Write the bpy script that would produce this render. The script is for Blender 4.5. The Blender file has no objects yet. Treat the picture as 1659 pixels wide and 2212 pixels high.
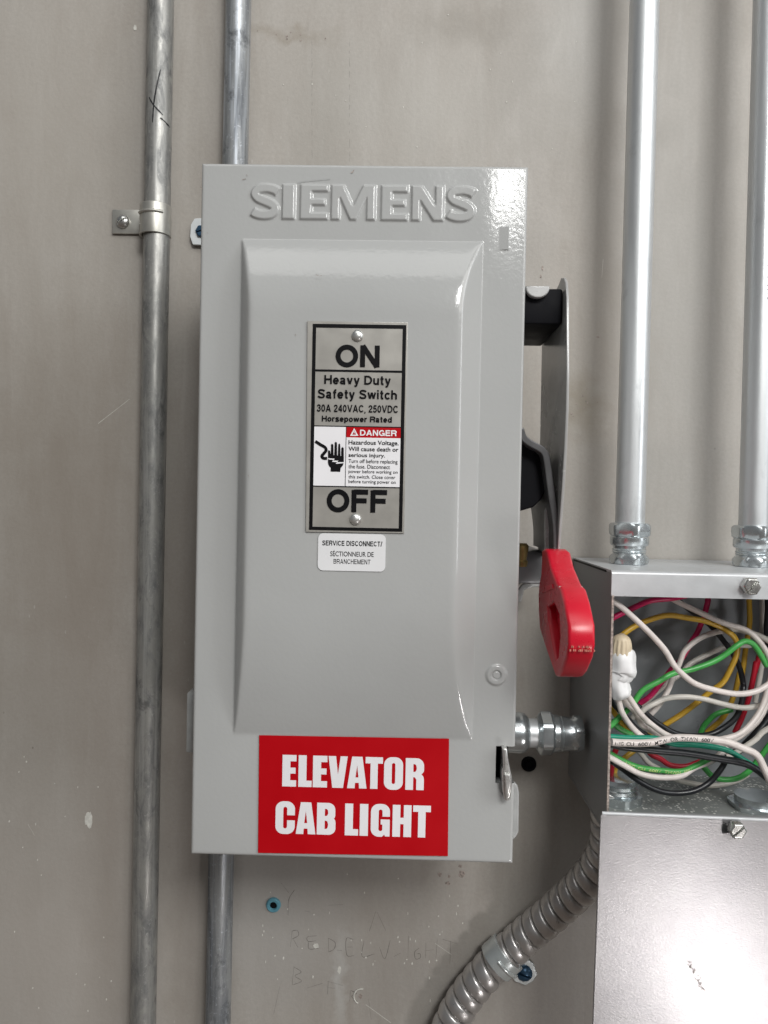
import bpy, bmesh, math, random
import numpy as np
from mathutils import Vector, Matrix
random.seed(7)
rng = np.random.default_rng(5)
S = bpy.context.scene
COL = S.collection

# ------------------------------------------------------------------ camera
CAM = Vector((0.02325901, -0.54982429, 0.00826115))
YAW, PITCH, ROLL = 0.02098685, -0.01590065, -0.0197796
Rz = Matrix.Rotation(YAW, 3, 'Z'); Rx = Matrix.Rotation(PITCH, 3, 'X'); Ry = Matrix.Rotation(ROLL, 3, 'Y')
RM = Rz @ Rx @ Ry                              # columns: right, forward, up
right, fwd, up = RM.col[0], RM.col[1], RM.col[2]
cd = bpy.data.cameras.new('camera')
cd.sensor_fit = 'VERTICAL'; cd.sensor_height = 36.0; cd.lens = 36.0 * 1660.0 / 2212.0
cd.clip_start = 0.01; cd.clip_end = 50
cam = bpy.data.objects.new('camera', cd); COL.objects.link(cam)
m = Matrix.Identity(4)
for i in range(3):
    m[i][0], m[i][1], m[i][2], m[i][3] = right[i], up[i], -fwd[i], CAM[i]
cam.matrix_world = m
S.camera = cam

# ------------------------------------------------------------------ world and lamps
world = bpy.data.worlds.new('World'); S.world = world; world.use_nodes = True
bg = world.node_tree.nodes['Background']
bg.inputs[1].default_value = 0.11

_t = world.node_tree
_c = _t.nodes.new('ShaderNodeTexCoord'); _s = _t.nodes.new('ShaderNodeSeparateXYZ'); _r = _t.nodes.new('ShaderNodeValToRGB')
_m = _t.nodes.new('ShaderNodeMapRange'); _m.inputs[1].default_value = -1
_t.links.new(_c.outputs['Generated'], _s.inputs[0]); _t.links.new(_s.outputs[2], _m.inputs[0]); _t.links.new(_m.outputs[0], _r.inputs[0]); _t.links.new(_r.outputs[0], bg.inputs[0])
_r.color_ramp.elements[0].position = .3; _r.color_ramp.elements[0].color = (.95, .78, .66, 1)
_r.color_ramp.elements[1].position = .7; _r.color_ramp.elements[1].color = (.84, .92, 1.0, 1)

def area(name, loc, target, sx, sy, power, col=(1, 1, 1)):
    l = bpy.data.lights.new(name, 'AREA'); l.shape = 'RECTANGLE'; l.size = sx; l.size_y = sy
    l.energy = power; l.color = col
    o = bpy.data.objects.new(name, l); COL.objects.link(o); o.location = loc
    o.rotation_euler = (Vector(target) - Vector(loc)).to_track_quat('-Z', 'Y').to_euler()
    return o
area('side_window_light', (1.75, -1.00, 0.50), (0, -.05, 0.0), 0.40, 1.5, 9.5, (0.95, 0.98, 1.0))
area('doorway_light', (0.53, -1.75, 1.02), (0.05, 0, 0.0), 0.46, 0.46, 19, (1.0, 1.0, 0.98))
area('room_light', (1.25, -1.50, 1.10), (0.0, 0, 0.05), 1.3, 1.0, 15, (1.0, 0.985, 0.955))
area('top_fill_light', (0.0, -1.55, 2.15), (0.0, 0, 0.1), 1.8, 0.9, 12, (1.0, 0.99, 0.97))  # soft fill added from above, no known source
low = area('cover_glare_light', (0.603, -1.06, -0.84), (0.207, -.107, -.26), 0.15, 0.15, 0.17, (1.0, 0.96, 0.95))  # unseen small source, added and aimed to make the glare on the cover
low.data.spread = math.radians(40)

S.view_settings.view_transform = 'Standard'; S.view_settings.look = 'None'
S.view_settings.exposure = 0.0; S.view_settings.gamma = 1.0
S.view_settings.use_curve_mapping = False
S.cycles.use_denoising = True
S.cycles.max_bounces = 8

# ------------------------------------------------------------------ helpers
def at(px, py, d):
    """point seen at (px,py) of the 1659x2212 picture, d metres in front of the wall"""
    r = right * ((px - 829.5) / 1660.0) + fwd - up * ((py - 1106.0) / 1660.0)
    t = (-d - CAM.y) / r.y
    return CAM + r * t

def root(name, label, cat, loc, group=None):
    o = bpy.data.objects.new(name, None); COL.objects.link(o); o.location = loc
    o.empty_display_size = .01
    o['label'] = label; o['category'] = cat
    if group: o['group'] = group
    return o

def link(name, me, mat, parent=None):
    """mesh data in world coordinates -> object (child of parent, or with its own origin)"""
    if mat is not None and not me.materials: me.materials.append(mat)
    o = bpy.data.objects.new(name, me); COL.objects.link(o)
    vs = np.empty(len(me.vertices) * 3, 'f'); me.vertices.foreach_get('co', vs); vs = vs.reshape(-1, 3)
    c = Vector(((vs.min(0) + vs.max(0)) / 2).tolist())
    me.transform(Matrix.Translation(-c))
    if parent:
        o.parent = parent
        w = Vector(parent.location); p = parent.parent
        while p: w += Vector(p.location); p = p.parent
        o.location = c - w
    else:
        o.location = c
    return o

def tag(o, label, cat, group=None):
    o['label'] = label; o['category'] = cat
    if group: o['group'] = group
    return o

def smooth(me, ang=40):
    me.polygons.foreach_set('use_smooth', [True] * len(me.polygons))
    try: me.set_sharp_from_angle(angle=math.radians(ang))
    except Exception: pass
    return me

def from_bm(bm, sm=None):
    me = bpy.data.meshes.new('mesh')
    bmesh.ops.recalc_face_normals(bm, faces=bm.faces)
    bm.to_mesh(me); bm.free()
    if sm: smooth(me, sm)
    return me

def join(*mes):
    bm = bmesh.new()
    for me in mes: bm.from_mesh(me); bpy.data.meshes.remove(me)
    me = bpy.data.meshes.new('mesh'); bm.to_mesh(me); bm.free()
    return smooth(me)

def box_me(lo, hi, bev=0.0, seg=2):
    bm = bmesh.new(); bmesh.ops.create_cube(bm, size=1)
    lo, hi = Vector(lo), Vector(hi)
    for v in bm.verts:
        v.co = Vector([lo[i] + (v.co[i] + .5) * (hi[i] - lo[i]) for i in range(3)])
    if bev: bmesh.ops.bevel(bm, geom=bm.edges[:], offset=bev, segments=seg, affect='EDGES', profile=.5)
    return from_bm(bm, 40)

def tube_pts(path, n):
    """Catmull-Rom resample"""
    P = [Vector(p) for p in path]
    P = [P[0] * 2 - P[1]] + P + [P[-1] * 2 - P[-2]]
    out = []
    for i in range(1, len(P) - 2):
        for k in range(n):
            t = k / n; a, b, c, d = P[i-1], P[i], P[i+1], P[i+2]
            out.append(.5 * ((2*b) + (c-a)*t + (2*a-5*b+4*c-d)*t*t + (3*b-a-3*c+d)*t**3))
    out.append(P[-2]); return out

def tube_me(pts, rad, segs=16, caps=True):
    """rad: number or function(i, theta)"""
    pts = [Vector(p) for p in pts]
    n = len(pts)
    T = [(pts[min(i+1, n-1)] - pts[max(i-1, 0)]).normalized() for i in range(n)]
    N = T[0].orthogonal().normalized(); verts = []; faces = []
    for i in range(n):
        N = (N - T[i] * N.dot(T[i])).normalized(); B = T[i].cross(N)
        for j in range(segs):
            a = 2 * math.pi * j / segs
            r = rad(i, a) if callable(rad) else rad
            verts.append(pts[i] + (N * math.cos(a) + B * math.sin(a)) * r)
    for i in range(n-1):
        for j in range(segs):
            k = (j+1) % segs
            faces.append((i*segs+j, i*segs+k, (i+1)*segs+k, (i+1)*segs+j))
    if caps:
        faces.append(tuple(range(segs))[::-1]); faces.append(tuple((n-1)*segs + j for j in range(segs)))
    me = bpy.data.meshes.new('mesh'); me.from_pydata(verts, [], faces); me.update()
    return smooth(me, 50)

def lathe_me(c, axis, prof, segs=40, hexa=()):
    """prof: list of (height along axis, radius[, hex]) ; hex entries follow a six-sided outline"""
    c = Vector(c); axis = Vector(axis).normalized()
    N = axis.orthogonal().normalized(); B = axis.cross(N)
    verts = []; faces = []
    for p in prof:
        h, r = p[0], p[1]
        for j in range(segs):
            a = 2*math.pi*j/segs
            rr = r
            if len(p) > 2:
                k = (a + p[2]) % (math.pi/3) - math.pi/6
                rr = min(r * .90 / math.cos(k), r)
            verts.append(c + axis*h + (N*math.cos(a)+B*math.sin(a))*rr)
    n = len(prof)
    for i in range(n-1):
        for j in range(segs):
            k = (j+1) % segs
            faces.append((i*segs+j, i*segs+k, (i+1)*segs+k, (i+1)*segs+j))
    faces.append(tuple(range(segs))[::-1]); faces.append(tuple((n-1)*segs+j for j in range(segs)))
    bm = bmesh.new(); me = bpy.data.meshes.new('mesh'); me.from_pydata(verts, [], faces)
    bm.from_mesh(me); bpy.data.meshes.remove(me)
    bmesh.ops.remove_doubles(bm, verts=bm.verts[:], dist=1e-6)
    return from_bm(bm, 32)

FRONT = Matrix(((1, 0, 0, 0), (0, 0, -1, 0), (0, 1, 0, 0), (0, 0, 0, 1)))     # 2D (x,y) -> world (x,z), thickness towards the viewer
def curve_me(cu, mat4):
    o = bpy.data.objects.new('tmp', cu); COL.objects.link(o)
    dg = bpy.context.evaluated_depsgraph_get(); dg.update()
    me = bpy.data.meshes.new_from_object(o.evaluated_get(dg))
    bpy.data.objects.remove(o); bpy.data.curves.remove(cu)
    me.materials.clear(); me.transform(mat4)
    return me

def plate_me(outlines, thick, bevel=0.0, frame=FRONT, back=0.0, sm=35):
    """outlines: closed 2D loops (holes allowed); extends from 'back' to back+thick along the frame's third axis"""
    cu = bpy.data.curves.new('tmp', 'CURVE'); cu.dimensions = '2D'; cu.fill_mode = 'BOTH'
    for lp in outlines:
        s = cu.splines.new('POLY'); s.points.add(len(lp)-1); s.use_cyclic_u = True
        for p, q in zip(s.points, lp): p.co = (q[0], q[1], 0, 1)
    cu.extrude = max(thick/2 - bevel, 0); cu.bevel_depth = bevel; cu.bevel_resolution = 3; cu.offset = -bevel
    me = curve_me(cu, frame @ Matrix.Translation((0, 0, back + thick/2)))
    return smooth(me, sm)

def text_raw(body, bold=0.0, extr=0.0):
    cu = bpy.data.curves.new('tmp', 'FONT'); cu.body = body; cu.size = 1; cu.offset = bold
    cu.extrude = 0.0; cu.resolution_u = 5
    return curve_me(cu, Matrix.Identity(4))

def text_fit(body, x0, x1, y0, y1, d, bold=0.0, ref=None):
    """writing fitted to a pixel box, lying flat at distance d from the wall (front face)"""
    me = text_raw(body, bold)
    v = np.empty(len(me.vertices)*3, 'f'); me.vertices.foreach_get('co', v); v = v.reshape(-1, 3)
    a = at(x0, (y0+y1)/2, d); b = at(x1, (y0+y1)/2, d)
    t = at((x0+x1)/2, y0, d); u = at((x0+x1)/2, y1, d)
    xs = (b.x-a.x)/(v[:, 0].max()-v[:, 0].min()); zs = (t.z-u.z)/(v[:, 1].max()-v[:, 1].min())
    w = np.zeros_like(v)
    w[:, 0] = a.x + (v[:, 0]-v[:, 0].min())*xs
    w[:, 2] = u.z + (v[:, 1]-v[:, 1].min())*zs
    w[:, 1] = -d
    me.vertices.foreach_set('co', w.ravel()); me.update()
    return me

def px_loop(pts, d):
    return [(p.x, p.z) for p in (at(a, b, d) for a, b in pts)]

def round_rect(x0, x1, y0, y1, r, n=6):
    out = []
    for cx, cy, a0 in ((x1-r, y1-r, 0), (x0+r, y1-r, 90), (x0+r, y0+r, 180), (x1-r, y0+r, 270)):
        for k in range(n+1):
            a = math.radians(a0 + 90*k/n); out.append((cx+r*math.cos(a), cy+r*math.sin(a)))
    return out

def ribbon_me(strokes, d, w, n=4):
    """thin drawn strokes on a flat face; strokes are pixel polylines"""
    verts = []; faces = []
    for st in strokes:
        pts = [at(a, b, d) for a, b in st]
        pts = tube_pts(pts, n) if len(pts) > 2 else pts
        L = len(pts)
        for i, p in enumerate(pts):
            t = (pts[min(i+1, L-1)] - pts[max(i-1, 0)]).normalized(); nn = Vector((-t.z, 0, t.x))
            ww = w * (.55 + .6*random.random()) * (0.5 if i in (0, L-1) else 1)
            verts += [p + nn*ww/2, p - nn*ww/2]
        b = len(verts) - 2*L
        for i in range(L-1): faces.append((b+2*i, b+2*i+1, b+2*i+3, b+2*i+2))
    me = bpy.data.meshes.new('mesh'); me.from_pydata(verts, [], faces); me.update(); return me

def screw_me(c, axis, r, h, ang, hexa=False, slot=True):
    """screw head with a real slot: a polar height field"""
    c = Vector(c); axis = Vector(axis).normalized()
    U = Vector((1, 0, 0)); U = (U - axis*U.dot(axis)).normalized(); V = axis.cross(U)
    nr, na = 26, 72; verts = []; faces = []
    for i in range(nr+1):
        q = i/nr
        for j in range(na):
            a = 2*math.pi*j/na
            rr = r*q
            if hexa:
                k = a % (math.pi/3) - math.pi/6
                rr *= min(.9/math.cos(k), 1)
            x, y = rr*math.cos(a), rr*math.sin(a)
            if hexa: z = h*(1 - .18*max(0, (q-.78)/.22)**2)
            else: z = h*math.sqrt(max(0, 1-(q*.96)**2))
            if slot:
                s = abs(-x*math.sin(ang)+y*math.cos(ang))
                if s < .12*r: z = min(z, h*.35)
            verts.append(c + U*x + V*y + axis*z)
    for i in range(nr):
        for j in range(na):
            k = (j+1) % na
            faces.append((i*na+j, (i+1)*na+j, (i+1)*na+k, i*na+k))
    base = len(verts)
    for j in range(na): verts.append(verts[nr*na+j] - axis*((verts[nr*na+j]-c).dot(axis)))
    for j in range(na):
        k = (j+1) % na; faces.append((nr*na+j, base+j, base+k, nr*na+k))
    me = bpy.data.meshes.new('mesh'); me.from_pydata(verts, [], faces); me.update()
    bm = bmesh.new(); bm.from_mesh(me); bpy.data.meshes.remove(me)
    bmesh.ops.remove_doubles(bm, verts=bm.verts[:], dist=1e-7)
    return from_bm(bm, 35)


# ---- plain bold grotesque drawn as strokes (cap height 1)
HT = .092
def el(cx, cy, rx, ry, a0, a1, n=20): return [(cx+rx*math.cos(math.radians(a0+(a1-a0)*k/n)), cy+ry*math.sin(math.radians(a0+(a1-a0)*k/n))) for k in range(n+1)]
def crv(*p): return [tuple(q[:2]) for q in tube_pts([Vector((x, y, 0)) for x, y in p], 6)]
_S = ((.93, .765), (.80, .86), (.52, .908), (.24, .87), (.13, .73), (.24, .60), (.5, .52), (.76, .43), (.88, .28), (.76, .13), (.48, .092), (.18, .14), (.06, .26))
SF = {
 ' ': (.28, []), ',': (.2, [[(.12, .1), (.06, -.16)]]), '.': (.2, [[(.1, .0), (.1, .19)]]), '/': (.35, [[(.02, -.02), (.33, 1.02)]]),
 'O': (.98, [el(.49, .5, .49-HT, .5-HT, 0, 360, 36)]), 'N': (.84, [[(HT, 0), (HT, 1)], [(.84-HT, 0), (.84-HT, 1)], [(HT, .99), (.84-HT, .01)]]),
 'F': (.72, [[(HT, 0), (HT, 1)], [(HT, 1-HT), (.72, 1-HT)], [(HT, .52), (.66, .52)]]), 'E': (.76, [[(HT, 0), (HT, 1)], [(HT, 1-HT), (.75, 1-HT)], [(HT, .52), (.71, .52)], [(HT, HT), (.76, HT)]]),
 'H': (.84, [[(HT, 0), (HT, 1)], [(.84-HT, 0), (.84-HT, 1)], [(HT, .53), (.84-HT, .53)]]), 'I': (.2, [[(.1, 0), (.1, 1)]]), 'T': (.76, [[(.38, 0), (.38, 1)], [(0, 1-HT), (.76, 1-HT)]]),
 'D': (.86, [[(HT, 0), (HT, 1)], [(HT, 1-HT), (.38, 1-HT)] + el(.38, .5, .48-HT, .5-HT, 90, -90)[1:] + [(HT, HT)]]),
 'U': (.82, [[(HT, 1), (HT, .38)] + el(.41, .38, .41-HT, .38-HT, 180, 360)[1:] + [(.82-HT, 1)]]),
 'C': (.88, [el(.46, .5, .46-HT, .5-HT, 38, 322, 30)]), 'G': (.92, [el(.46, .5, .46-HT, .5-HT, 38, 318, 30), [(.5, .44), (.91, .44)], [(.83, .52), (.83, 0)]]),
 'S': (.80, [crv(*[(x*.8, y) for x, y in _S])]), 'A': (.90, [[(.08, 0), (.44, .98)], [(.82, 0), (.46, .98)], [(.2, .3), (.7, .3)]]), 'V': (.88, [[(.08, 1), (.43, .03)], [(.80, 1), (.45, .03)]]),
 'R': (.84, [[(HT, 0), (HT, 1)], [(HT, 1-HT), (.52, 1-HT)] + el(.52, .70, .27, .208, 90, -90, 12)[1:] + [(HT, .492)], [(.5, .49), (.66, .43), (.71, .3), (.72, .1), (.76, 0)]]),
 'B': (.80, [[(HT, 0), (HT, 1)], [(HT, 1-HT), (.48, 1-HT)] + el(.48, .72, .22, .188, 90, -90, 12)[1:] + [(HT, .532)], [(HT, .532), (.5, .532)] + el(.5, .31, .22, .22, 90, -90, 12)[1:] + [(HT, HT)]]),
 'M': (.98, [[(HT, 0), (HT, 1)], [(.98-HT, 0), (.98-HT, 1)], [(HT, .98), (.48, .02)], [(.98-HT, .98), (.50, .02)]]), 'L': (.66, [[(HT, 0), (HT, 1)], [(HT, HT), (.66, HT)]]),
 '0': (.66, [el(.33, .5, .33-HT, .5-HT, 0, 360, 30)]), '2': (.66, [crv((.09, .66), (.13, .82), (.32, .908), (.52, .84), (.56, .68), (.46, .5), (.24, .32), (.1, .12)), [(.03, HT), (.66, HT)]]),
 '3': (.66, [crv((.09, .70), (.16, .86), (.33, .908), (.51, .85), (.54, .70), (.46, .57), (.28, .535)), crv((.28, .535), (.48, .50), (.57, .32), (.50, .15), (.32, .092), (.14, .15), (.08, .30))]),
 '4': (.68, [[(.5, 0), (.5, 1)], [(.5, .97), (.06, .36)], [(.02, .30), (.68, .30)]]), '5': (.66, [[(.16, .92), (.60, .92)], [(.19, .96), (.11, .5)], crv((.11, .5), (.3, .58), (.5, .52), (.57, .33), (.49, .15), (.30, .092), (.13, .15), (.08, .27))]),
 'o': (.68, [el(.34, .365, .34-HT, .375-HT, 0, 360, 28)]), 'c': (.62, [el(.34, .365, .34-HT, .375-HT, 42, 318, 24)]), 'e': (.66, [el(.33, .365, .33-HT, .375-HT, 0, 322, 26), [(HT, .365), (.66, .365)]]),
 'a': (.64, [crv((.08, .52), (.14, .62), (.30, .65), (.44, .61), (.48, .48)) + [(.48, .14), (.52, .06), (.60, .03)], el(.28, .215, .20, .135, 0, 360, 20)]),
 'v': (.64, [[(.08, .73), (.31, .04)], [(.56, .73), (.33, .04)]]), 'y': (.64, [[(.08, .73), (.32, .06)], [(.56, .73), (.30, -.10), (.22, -.18), (.08, -.18)]]),
 'w': (.94, [[(.07, .73), (.25, .04)], [(.27, .04), (.46, .72)], [(.48, .72), (.67, .04)], [(.69, .04), (.87, .73)]]),
 'u': (.64, [[(HT, .73), (HT, .3)] + el(.31, .29, .31-HT, .29-HT, 180, 330)[1:], [(.64-HT, 0), (.64-HT, .73)]]), 'h': (.64, [[(HT, 0), (HT, 1)], el(.33, .43, .32-HT, .30-HT, 150, 0) + [(.65-HT, 0)]]),
 't': (.40, [[(.19, .95), (.19, .2), (.22, .11), (.30, .08), (.39, .08)], [(.02, .655), (.39, .655)]]), 'f': (.40, [[(.19, 0), (.19, .78), (.22, .88), (.30, .92), (.40, .92)], [(.02, .655), (.39, .655)]]),
 'i': (.2, [[(.1, 0), (.1, .73)], [(.1, .83), (.1, 1)]]), 'r': (.44, [[(HT, 0), (HT, .73)], crv((HT, .45), (.16, .58), (.28, .645), (.42, .64))]), 's': (.60, [crv(*[(x*.6, y*.75-.005) for x, y in _S])]),
 'p': (.66, [[(HT, -.26), (HT, .73)], el(.345, .365, .32-HT, .375-HT, 0, 360, 28)]), 'd': (.66, [[(.66-HT, 0), (.66-HT, 1)], el(.315, .365, .32-HT, .375-HT, 0, 360, 28)]),
}
def stroke_fit(body, x0, x1, y0, y1, d, k=1.0):
    """bold grotesque writing fitted to a pixel box on the face at distance d"""
    V2, F2, cx, lay = [], [], 0.0, 0
    for ch in body:
        w, sts = SF[ch]
        for st in sts:
            L = len(st); lay += 1
            closed = L > 8 and math.hypot(st[0][0]-st[-1][0], st[0][1]-st[-1][1]) < 1e-6
            b0 = len(V2)
            for i, p in enumerate(st):
                a = st[i-1] if i else (st[-2] if closed else st[0]); c_ = st[i+1] if i < L-1 else (st[1] if closed else st[-1])
                t1 = Vector((p[0]-a[0], p[1]-a[1])); t2 = Vector((c_[0]-p[0], c_[1]-p[1]))
                t1 = t1.normalized() if t1.length > 1e-9 else t2.normalized(); t2 = t2.normalized() if t2.length > 1e-9 else t1
                n = Vector((-(t1+t2).y, (t1+t2).x)).normalized(); h = HT*k/max(.5, n.dot(Vector((-t1.y, t1.x))))
                V2.append((cx+p[0]+n.x*h, p[1]+n.y*h, lay)); V2.append((cx+p[0]-n.x*h, p[1]-n.y*h, lay))
            for i in range(L-1): F2.append((b0+2*i, b0+2*i+1, b0+2*i+3, b0+2*i+2))
        cx += w + .13
    v = np.array(V2); a = at(x0, (y0+y1)/2, d); b = at(x1, (y0+y1)/2, d); t = at((x0+x1)/2, y0, d); u = at((x0+x1)/2, y1, d)
    X_ = a.x + (v[:, 0]-v[:, 0].min())/np.ptp(v[:, 0])*(b.x-a.x); Z_ = u.z + (v[:, 1]-v[:, 1].min())/np.ptp(v[:, 1])*(t.z-u.z)
    me = bpy.data.meshes.new('mesh'); me.from_pydata([(p, -d-q_*1.5e-6, r_) for p, q_, r_ in zip(X_, v[:, 2] % 5, Z_)], [], F2); me.update()
    return me

# ------------------------------------------------------------------ materials
class NT:
    def __init__(s, name):
        s.m = bpy.data.materials.new(name); s.m.use_nodes = True; s.t = s.m.node_tree
        s.b = s.t.nodes['Principled BSDF']
    def n(s, typ, **kw):
        x = s.t.nodes.new(typ)
        for k, v in kw.items():
            if k.startswith('i_'):
                key = k[2:]; key = int(key) if key.isdigit() else key
                if isinstance(v, bpy.types.NodeSocket): s.t.links.new(v, x.inputs[key])
                else: x.inputs[key].default_value = v
            else: setattr(x, k, v)
        return x
    def coord(s, scale=(1, 1, 1), rot=(0, 0, 0), loc=(0, 0, 0)):
        g = s.n('ShaderNodeNewGeometry')
        mp = s.n('ShaderNodeMapping', i_Vector=g.outputs['Position'], i_Scale=scale, i_Rotation=rot, i_Location=loc)
        return mp.outputs[0]
    def ocoord(s, scale=(1, 1, 1), rot=(0, 0, 0)):
        g = s.n('ShaderNodeTexCoord')
        mp = s.n('ShaderNodeMapping', i_Vector=g.outputs['Object'], i_Scale=scale, i_Rotation=rot)
        return mp.outputs[0]
    def noise(s, vec, scale, detail=4, rough=.55, dist=0.0):
        return s.n('ShaderNodeTexNoise', i_Vector=vec, i_Scale=scale, i_Detail=detail, i_Roughness=rough, i_Distortion=dist).outputs['Fac']
    def ramp(s, fac, a, b, lo=0.0, hi=1.0):
        return s.n('ShaderNodeMapRange', i_0=fac, i_1=a, i_2=b, i_3=lo, i_4=hi).outputs[0]
    def mix(s, fac, a, b, typ='MIX'):
        x = s.n('ShaderNodeMix', data_type='RGBA', blend_type=typ)
        for k, v in ((0, fac), (6, a), (7, b)):
            if isinstance(v, bpy.types.NodeSocket): s.t.links.new(v, x.inputs[k])
            else: x.inputs[k].default_value = v if not isinstance(v, tuple) or len(v) == 4 else (*v, 1)
        return x.outputs[2]
    def math(s, op, a, b=0.0):
        return s.n('ShaderNodeMath', operation=op, i_0=a, i_1=b).outputs[0]
    def set(s, **kw):
        for k, v in kw.items():
            k = k.replace('_', ' ')
            if isinstance(v, bpy.types.NodeSocket): s.t.links.new(v, s.b.inputs[k])
            else: s.b.inputs[k].default_value = (*v, 1) if isinstance(v, tuple) and len(v) == 3 else v
        return s
    def bump(s, h, strength, dist):
        x = s.n('ShaderNodeBump', i_Height=h, i_Strength=strength, i_Distance=dist)
        s.t.links.new(x.outputs[0], s.b.inputs['Normal']); return s

def simple(name, col, rough=.5, metal=0.0, var=.12, scale=120, bump=0.0, bscale=600, bdist=.0002, rv=.12, coat=0.0, spec=.5):
    t = NT(name); v = t.ocoord()
    f = t.noise(v, scale, 5)
    c = t.mix(t.ramp(f, .3, .7), tuple(x*(1-var) for x in col), tuple(min(1, x*(1+var)) for x in col))
    t.set(Base_Color=c, Metallic=metal, Roughness=t.ramp(f, .3, .7, max(.03, rough-rv/2), rough+rv/2))
    t.set(Specular_IOR_Level=spec)
    if coat: t.set(Coat_Weight=coat, Coat_Roughness=.08)
    if bump: t.bump(t.noise(v, bscale, 3), bump, bdist)
    return t.m

def wall_material():
    t = NT('painted_wall')
    v = t.coord()
    big = t.noise(v, 3.2, 4, .6)
    mid = t.noise(t.coord((1, 1, .7), rot=(0, .5, 0), loc=(3, 1, 2)), 19, 8, .66, 1.2)
    c = t.mix(t.ramp(big, .3, .7), (.36, .327, .290), (.43, .40, .366))
    c = t.mix(t.ramp(mid, .38, .75, 0, .4), c, (.45, .435, .405))
    # diagonal brush strokes and vertical rub marks
    br = t.noise(t.coord((1, 1, .12), rot=(0, math.radians(28), 0)), 85, 6, .68, .6)
    c = t.mix(t.ramp(br, .48, .8, 0, .5), c, (.49, .465, .435))
    b2 = t.noise(t.coord((1, 1, .22), rot=(0, math.radians(-35), 0), loc=(5, 0, 3)), 24, 5, .65, .8)
    c = t.mix(t.ramp(b2, .50, .72, 0, .45), c, (.30, .262, .225))
    vs = t.noise(t.coord((1, 1, .05)), 70, 3, .6)
    c = t.mix(t.ramp(vs, .58, .76, 0, .08), c, (.30, .28, .25))
    fine = t.noise(v, 420, 4, .7)
    c = t.mix(t.ramp(fine, .35, .7, .0, .24), c, (.23, .215, .19))
    # pale and dark flecks
    for sc, seed, lim, zsc, col, msc in ((130, 9, .05, .8, (.08, .07, .06), 7), (300, 15, .10, .4, (.60, .58, .55), 5)):
        vo = t.n('ShaderNodeTexVoronoi', i_Vector=t.coord((1, 1, zsc), loc=(seed, seed*.3, seed*.7)), i_Scale=sc)
        rare = t.noise(t.coord(loc=(seed, 2, seed)), msc, 3)
        rnd = t.n('ShaderNodeSeparateColor', i_0=vo.outputs['Color']).outputs[0]
        f = t.math('MULTIPLY', t.math('LESS_THAN', vo.outputs['Distance'], lim*1.6), t.math('GREATER_THAN', rnd, .80))
        f = t.math('MULTIPLY', f, t.ramp(rare, .60, .66, 0, .75))
        c = t.mix(f, c, col)
    # stains, plus box shade and a brighter lower left painted as patches: (pixel, radius m, colour, strength)
    pos = t.n('ShaderNodeNewGeometry').outputs['Position']
    dn = t.n('ShaderNodeTexNoise', i_Vector=pos, i_Scale=60, i_Detail=5)
    wob = t.n('ShaderNodeVectorMath', operation='SCALE', i_0=dn.outputs['Color'], i_Scale=.035)
    p2 = t.n('ShaderNodeVectorMath', operation='ADD', i_0=pos, i_1=wob.outputs[0])
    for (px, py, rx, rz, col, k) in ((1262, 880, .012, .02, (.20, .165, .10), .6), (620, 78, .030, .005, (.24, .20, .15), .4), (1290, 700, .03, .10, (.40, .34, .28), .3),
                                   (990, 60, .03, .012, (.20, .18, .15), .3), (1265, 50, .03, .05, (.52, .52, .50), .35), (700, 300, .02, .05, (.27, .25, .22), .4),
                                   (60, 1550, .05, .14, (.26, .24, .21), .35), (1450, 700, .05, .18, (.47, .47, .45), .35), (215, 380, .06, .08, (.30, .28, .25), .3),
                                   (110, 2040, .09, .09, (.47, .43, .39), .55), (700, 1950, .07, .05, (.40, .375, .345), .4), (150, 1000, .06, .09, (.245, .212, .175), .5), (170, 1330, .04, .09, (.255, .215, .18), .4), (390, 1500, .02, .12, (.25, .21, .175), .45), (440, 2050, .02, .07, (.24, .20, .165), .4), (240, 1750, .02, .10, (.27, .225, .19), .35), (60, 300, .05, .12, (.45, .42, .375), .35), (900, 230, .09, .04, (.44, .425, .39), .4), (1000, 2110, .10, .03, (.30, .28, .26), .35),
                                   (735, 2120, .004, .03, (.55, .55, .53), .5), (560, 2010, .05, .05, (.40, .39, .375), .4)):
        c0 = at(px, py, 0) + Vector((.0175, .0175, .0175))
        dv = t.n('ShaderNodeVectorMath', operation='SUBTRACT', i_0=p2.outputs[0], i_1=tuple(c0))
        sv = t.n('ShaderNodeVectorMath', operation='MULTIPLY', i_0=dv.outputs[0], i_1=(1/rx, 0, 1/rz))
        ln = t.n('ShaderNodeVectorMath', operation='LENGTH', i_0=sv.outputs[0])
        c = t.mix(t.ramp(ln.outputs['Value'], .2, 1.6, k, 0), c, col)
    t.set(Base_Color=c, Roughness=t.ramp(mid, .3, .7, .42, .62), Specular_IOR_Level=.4)
    h = t.math('ADD', t.noise(v, 260, 4, .6), t.math('MULTIPLY', mid, 1.2))
    t.bump(h, .2, .0009)
    return t.m

def paint_grey():
    t = NT('grey_enamel')
    v = t.ocoord()
    f = t.noise(v, 12, 3)
    c = t.mix(t.ramp(f, .3, .7), (.405, .41, .405), (.435, .44, .434))
    t.set(Base_Color=c, Roughness=t.ramp(t.noise(t.ocoord((1, 1, .5)), 28, 5, .65), .35, .7, .085, .17), Specular_IOR_Level=.5)
    peel = t.noise(v, 420, 2, .45)
    low = t.noise(v, 60, 2, .5)
    t.bump(t.math('ADD', peel, t.math('MULTIPLY', low, .6)), .14, .0005)
    return t.m

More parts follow.
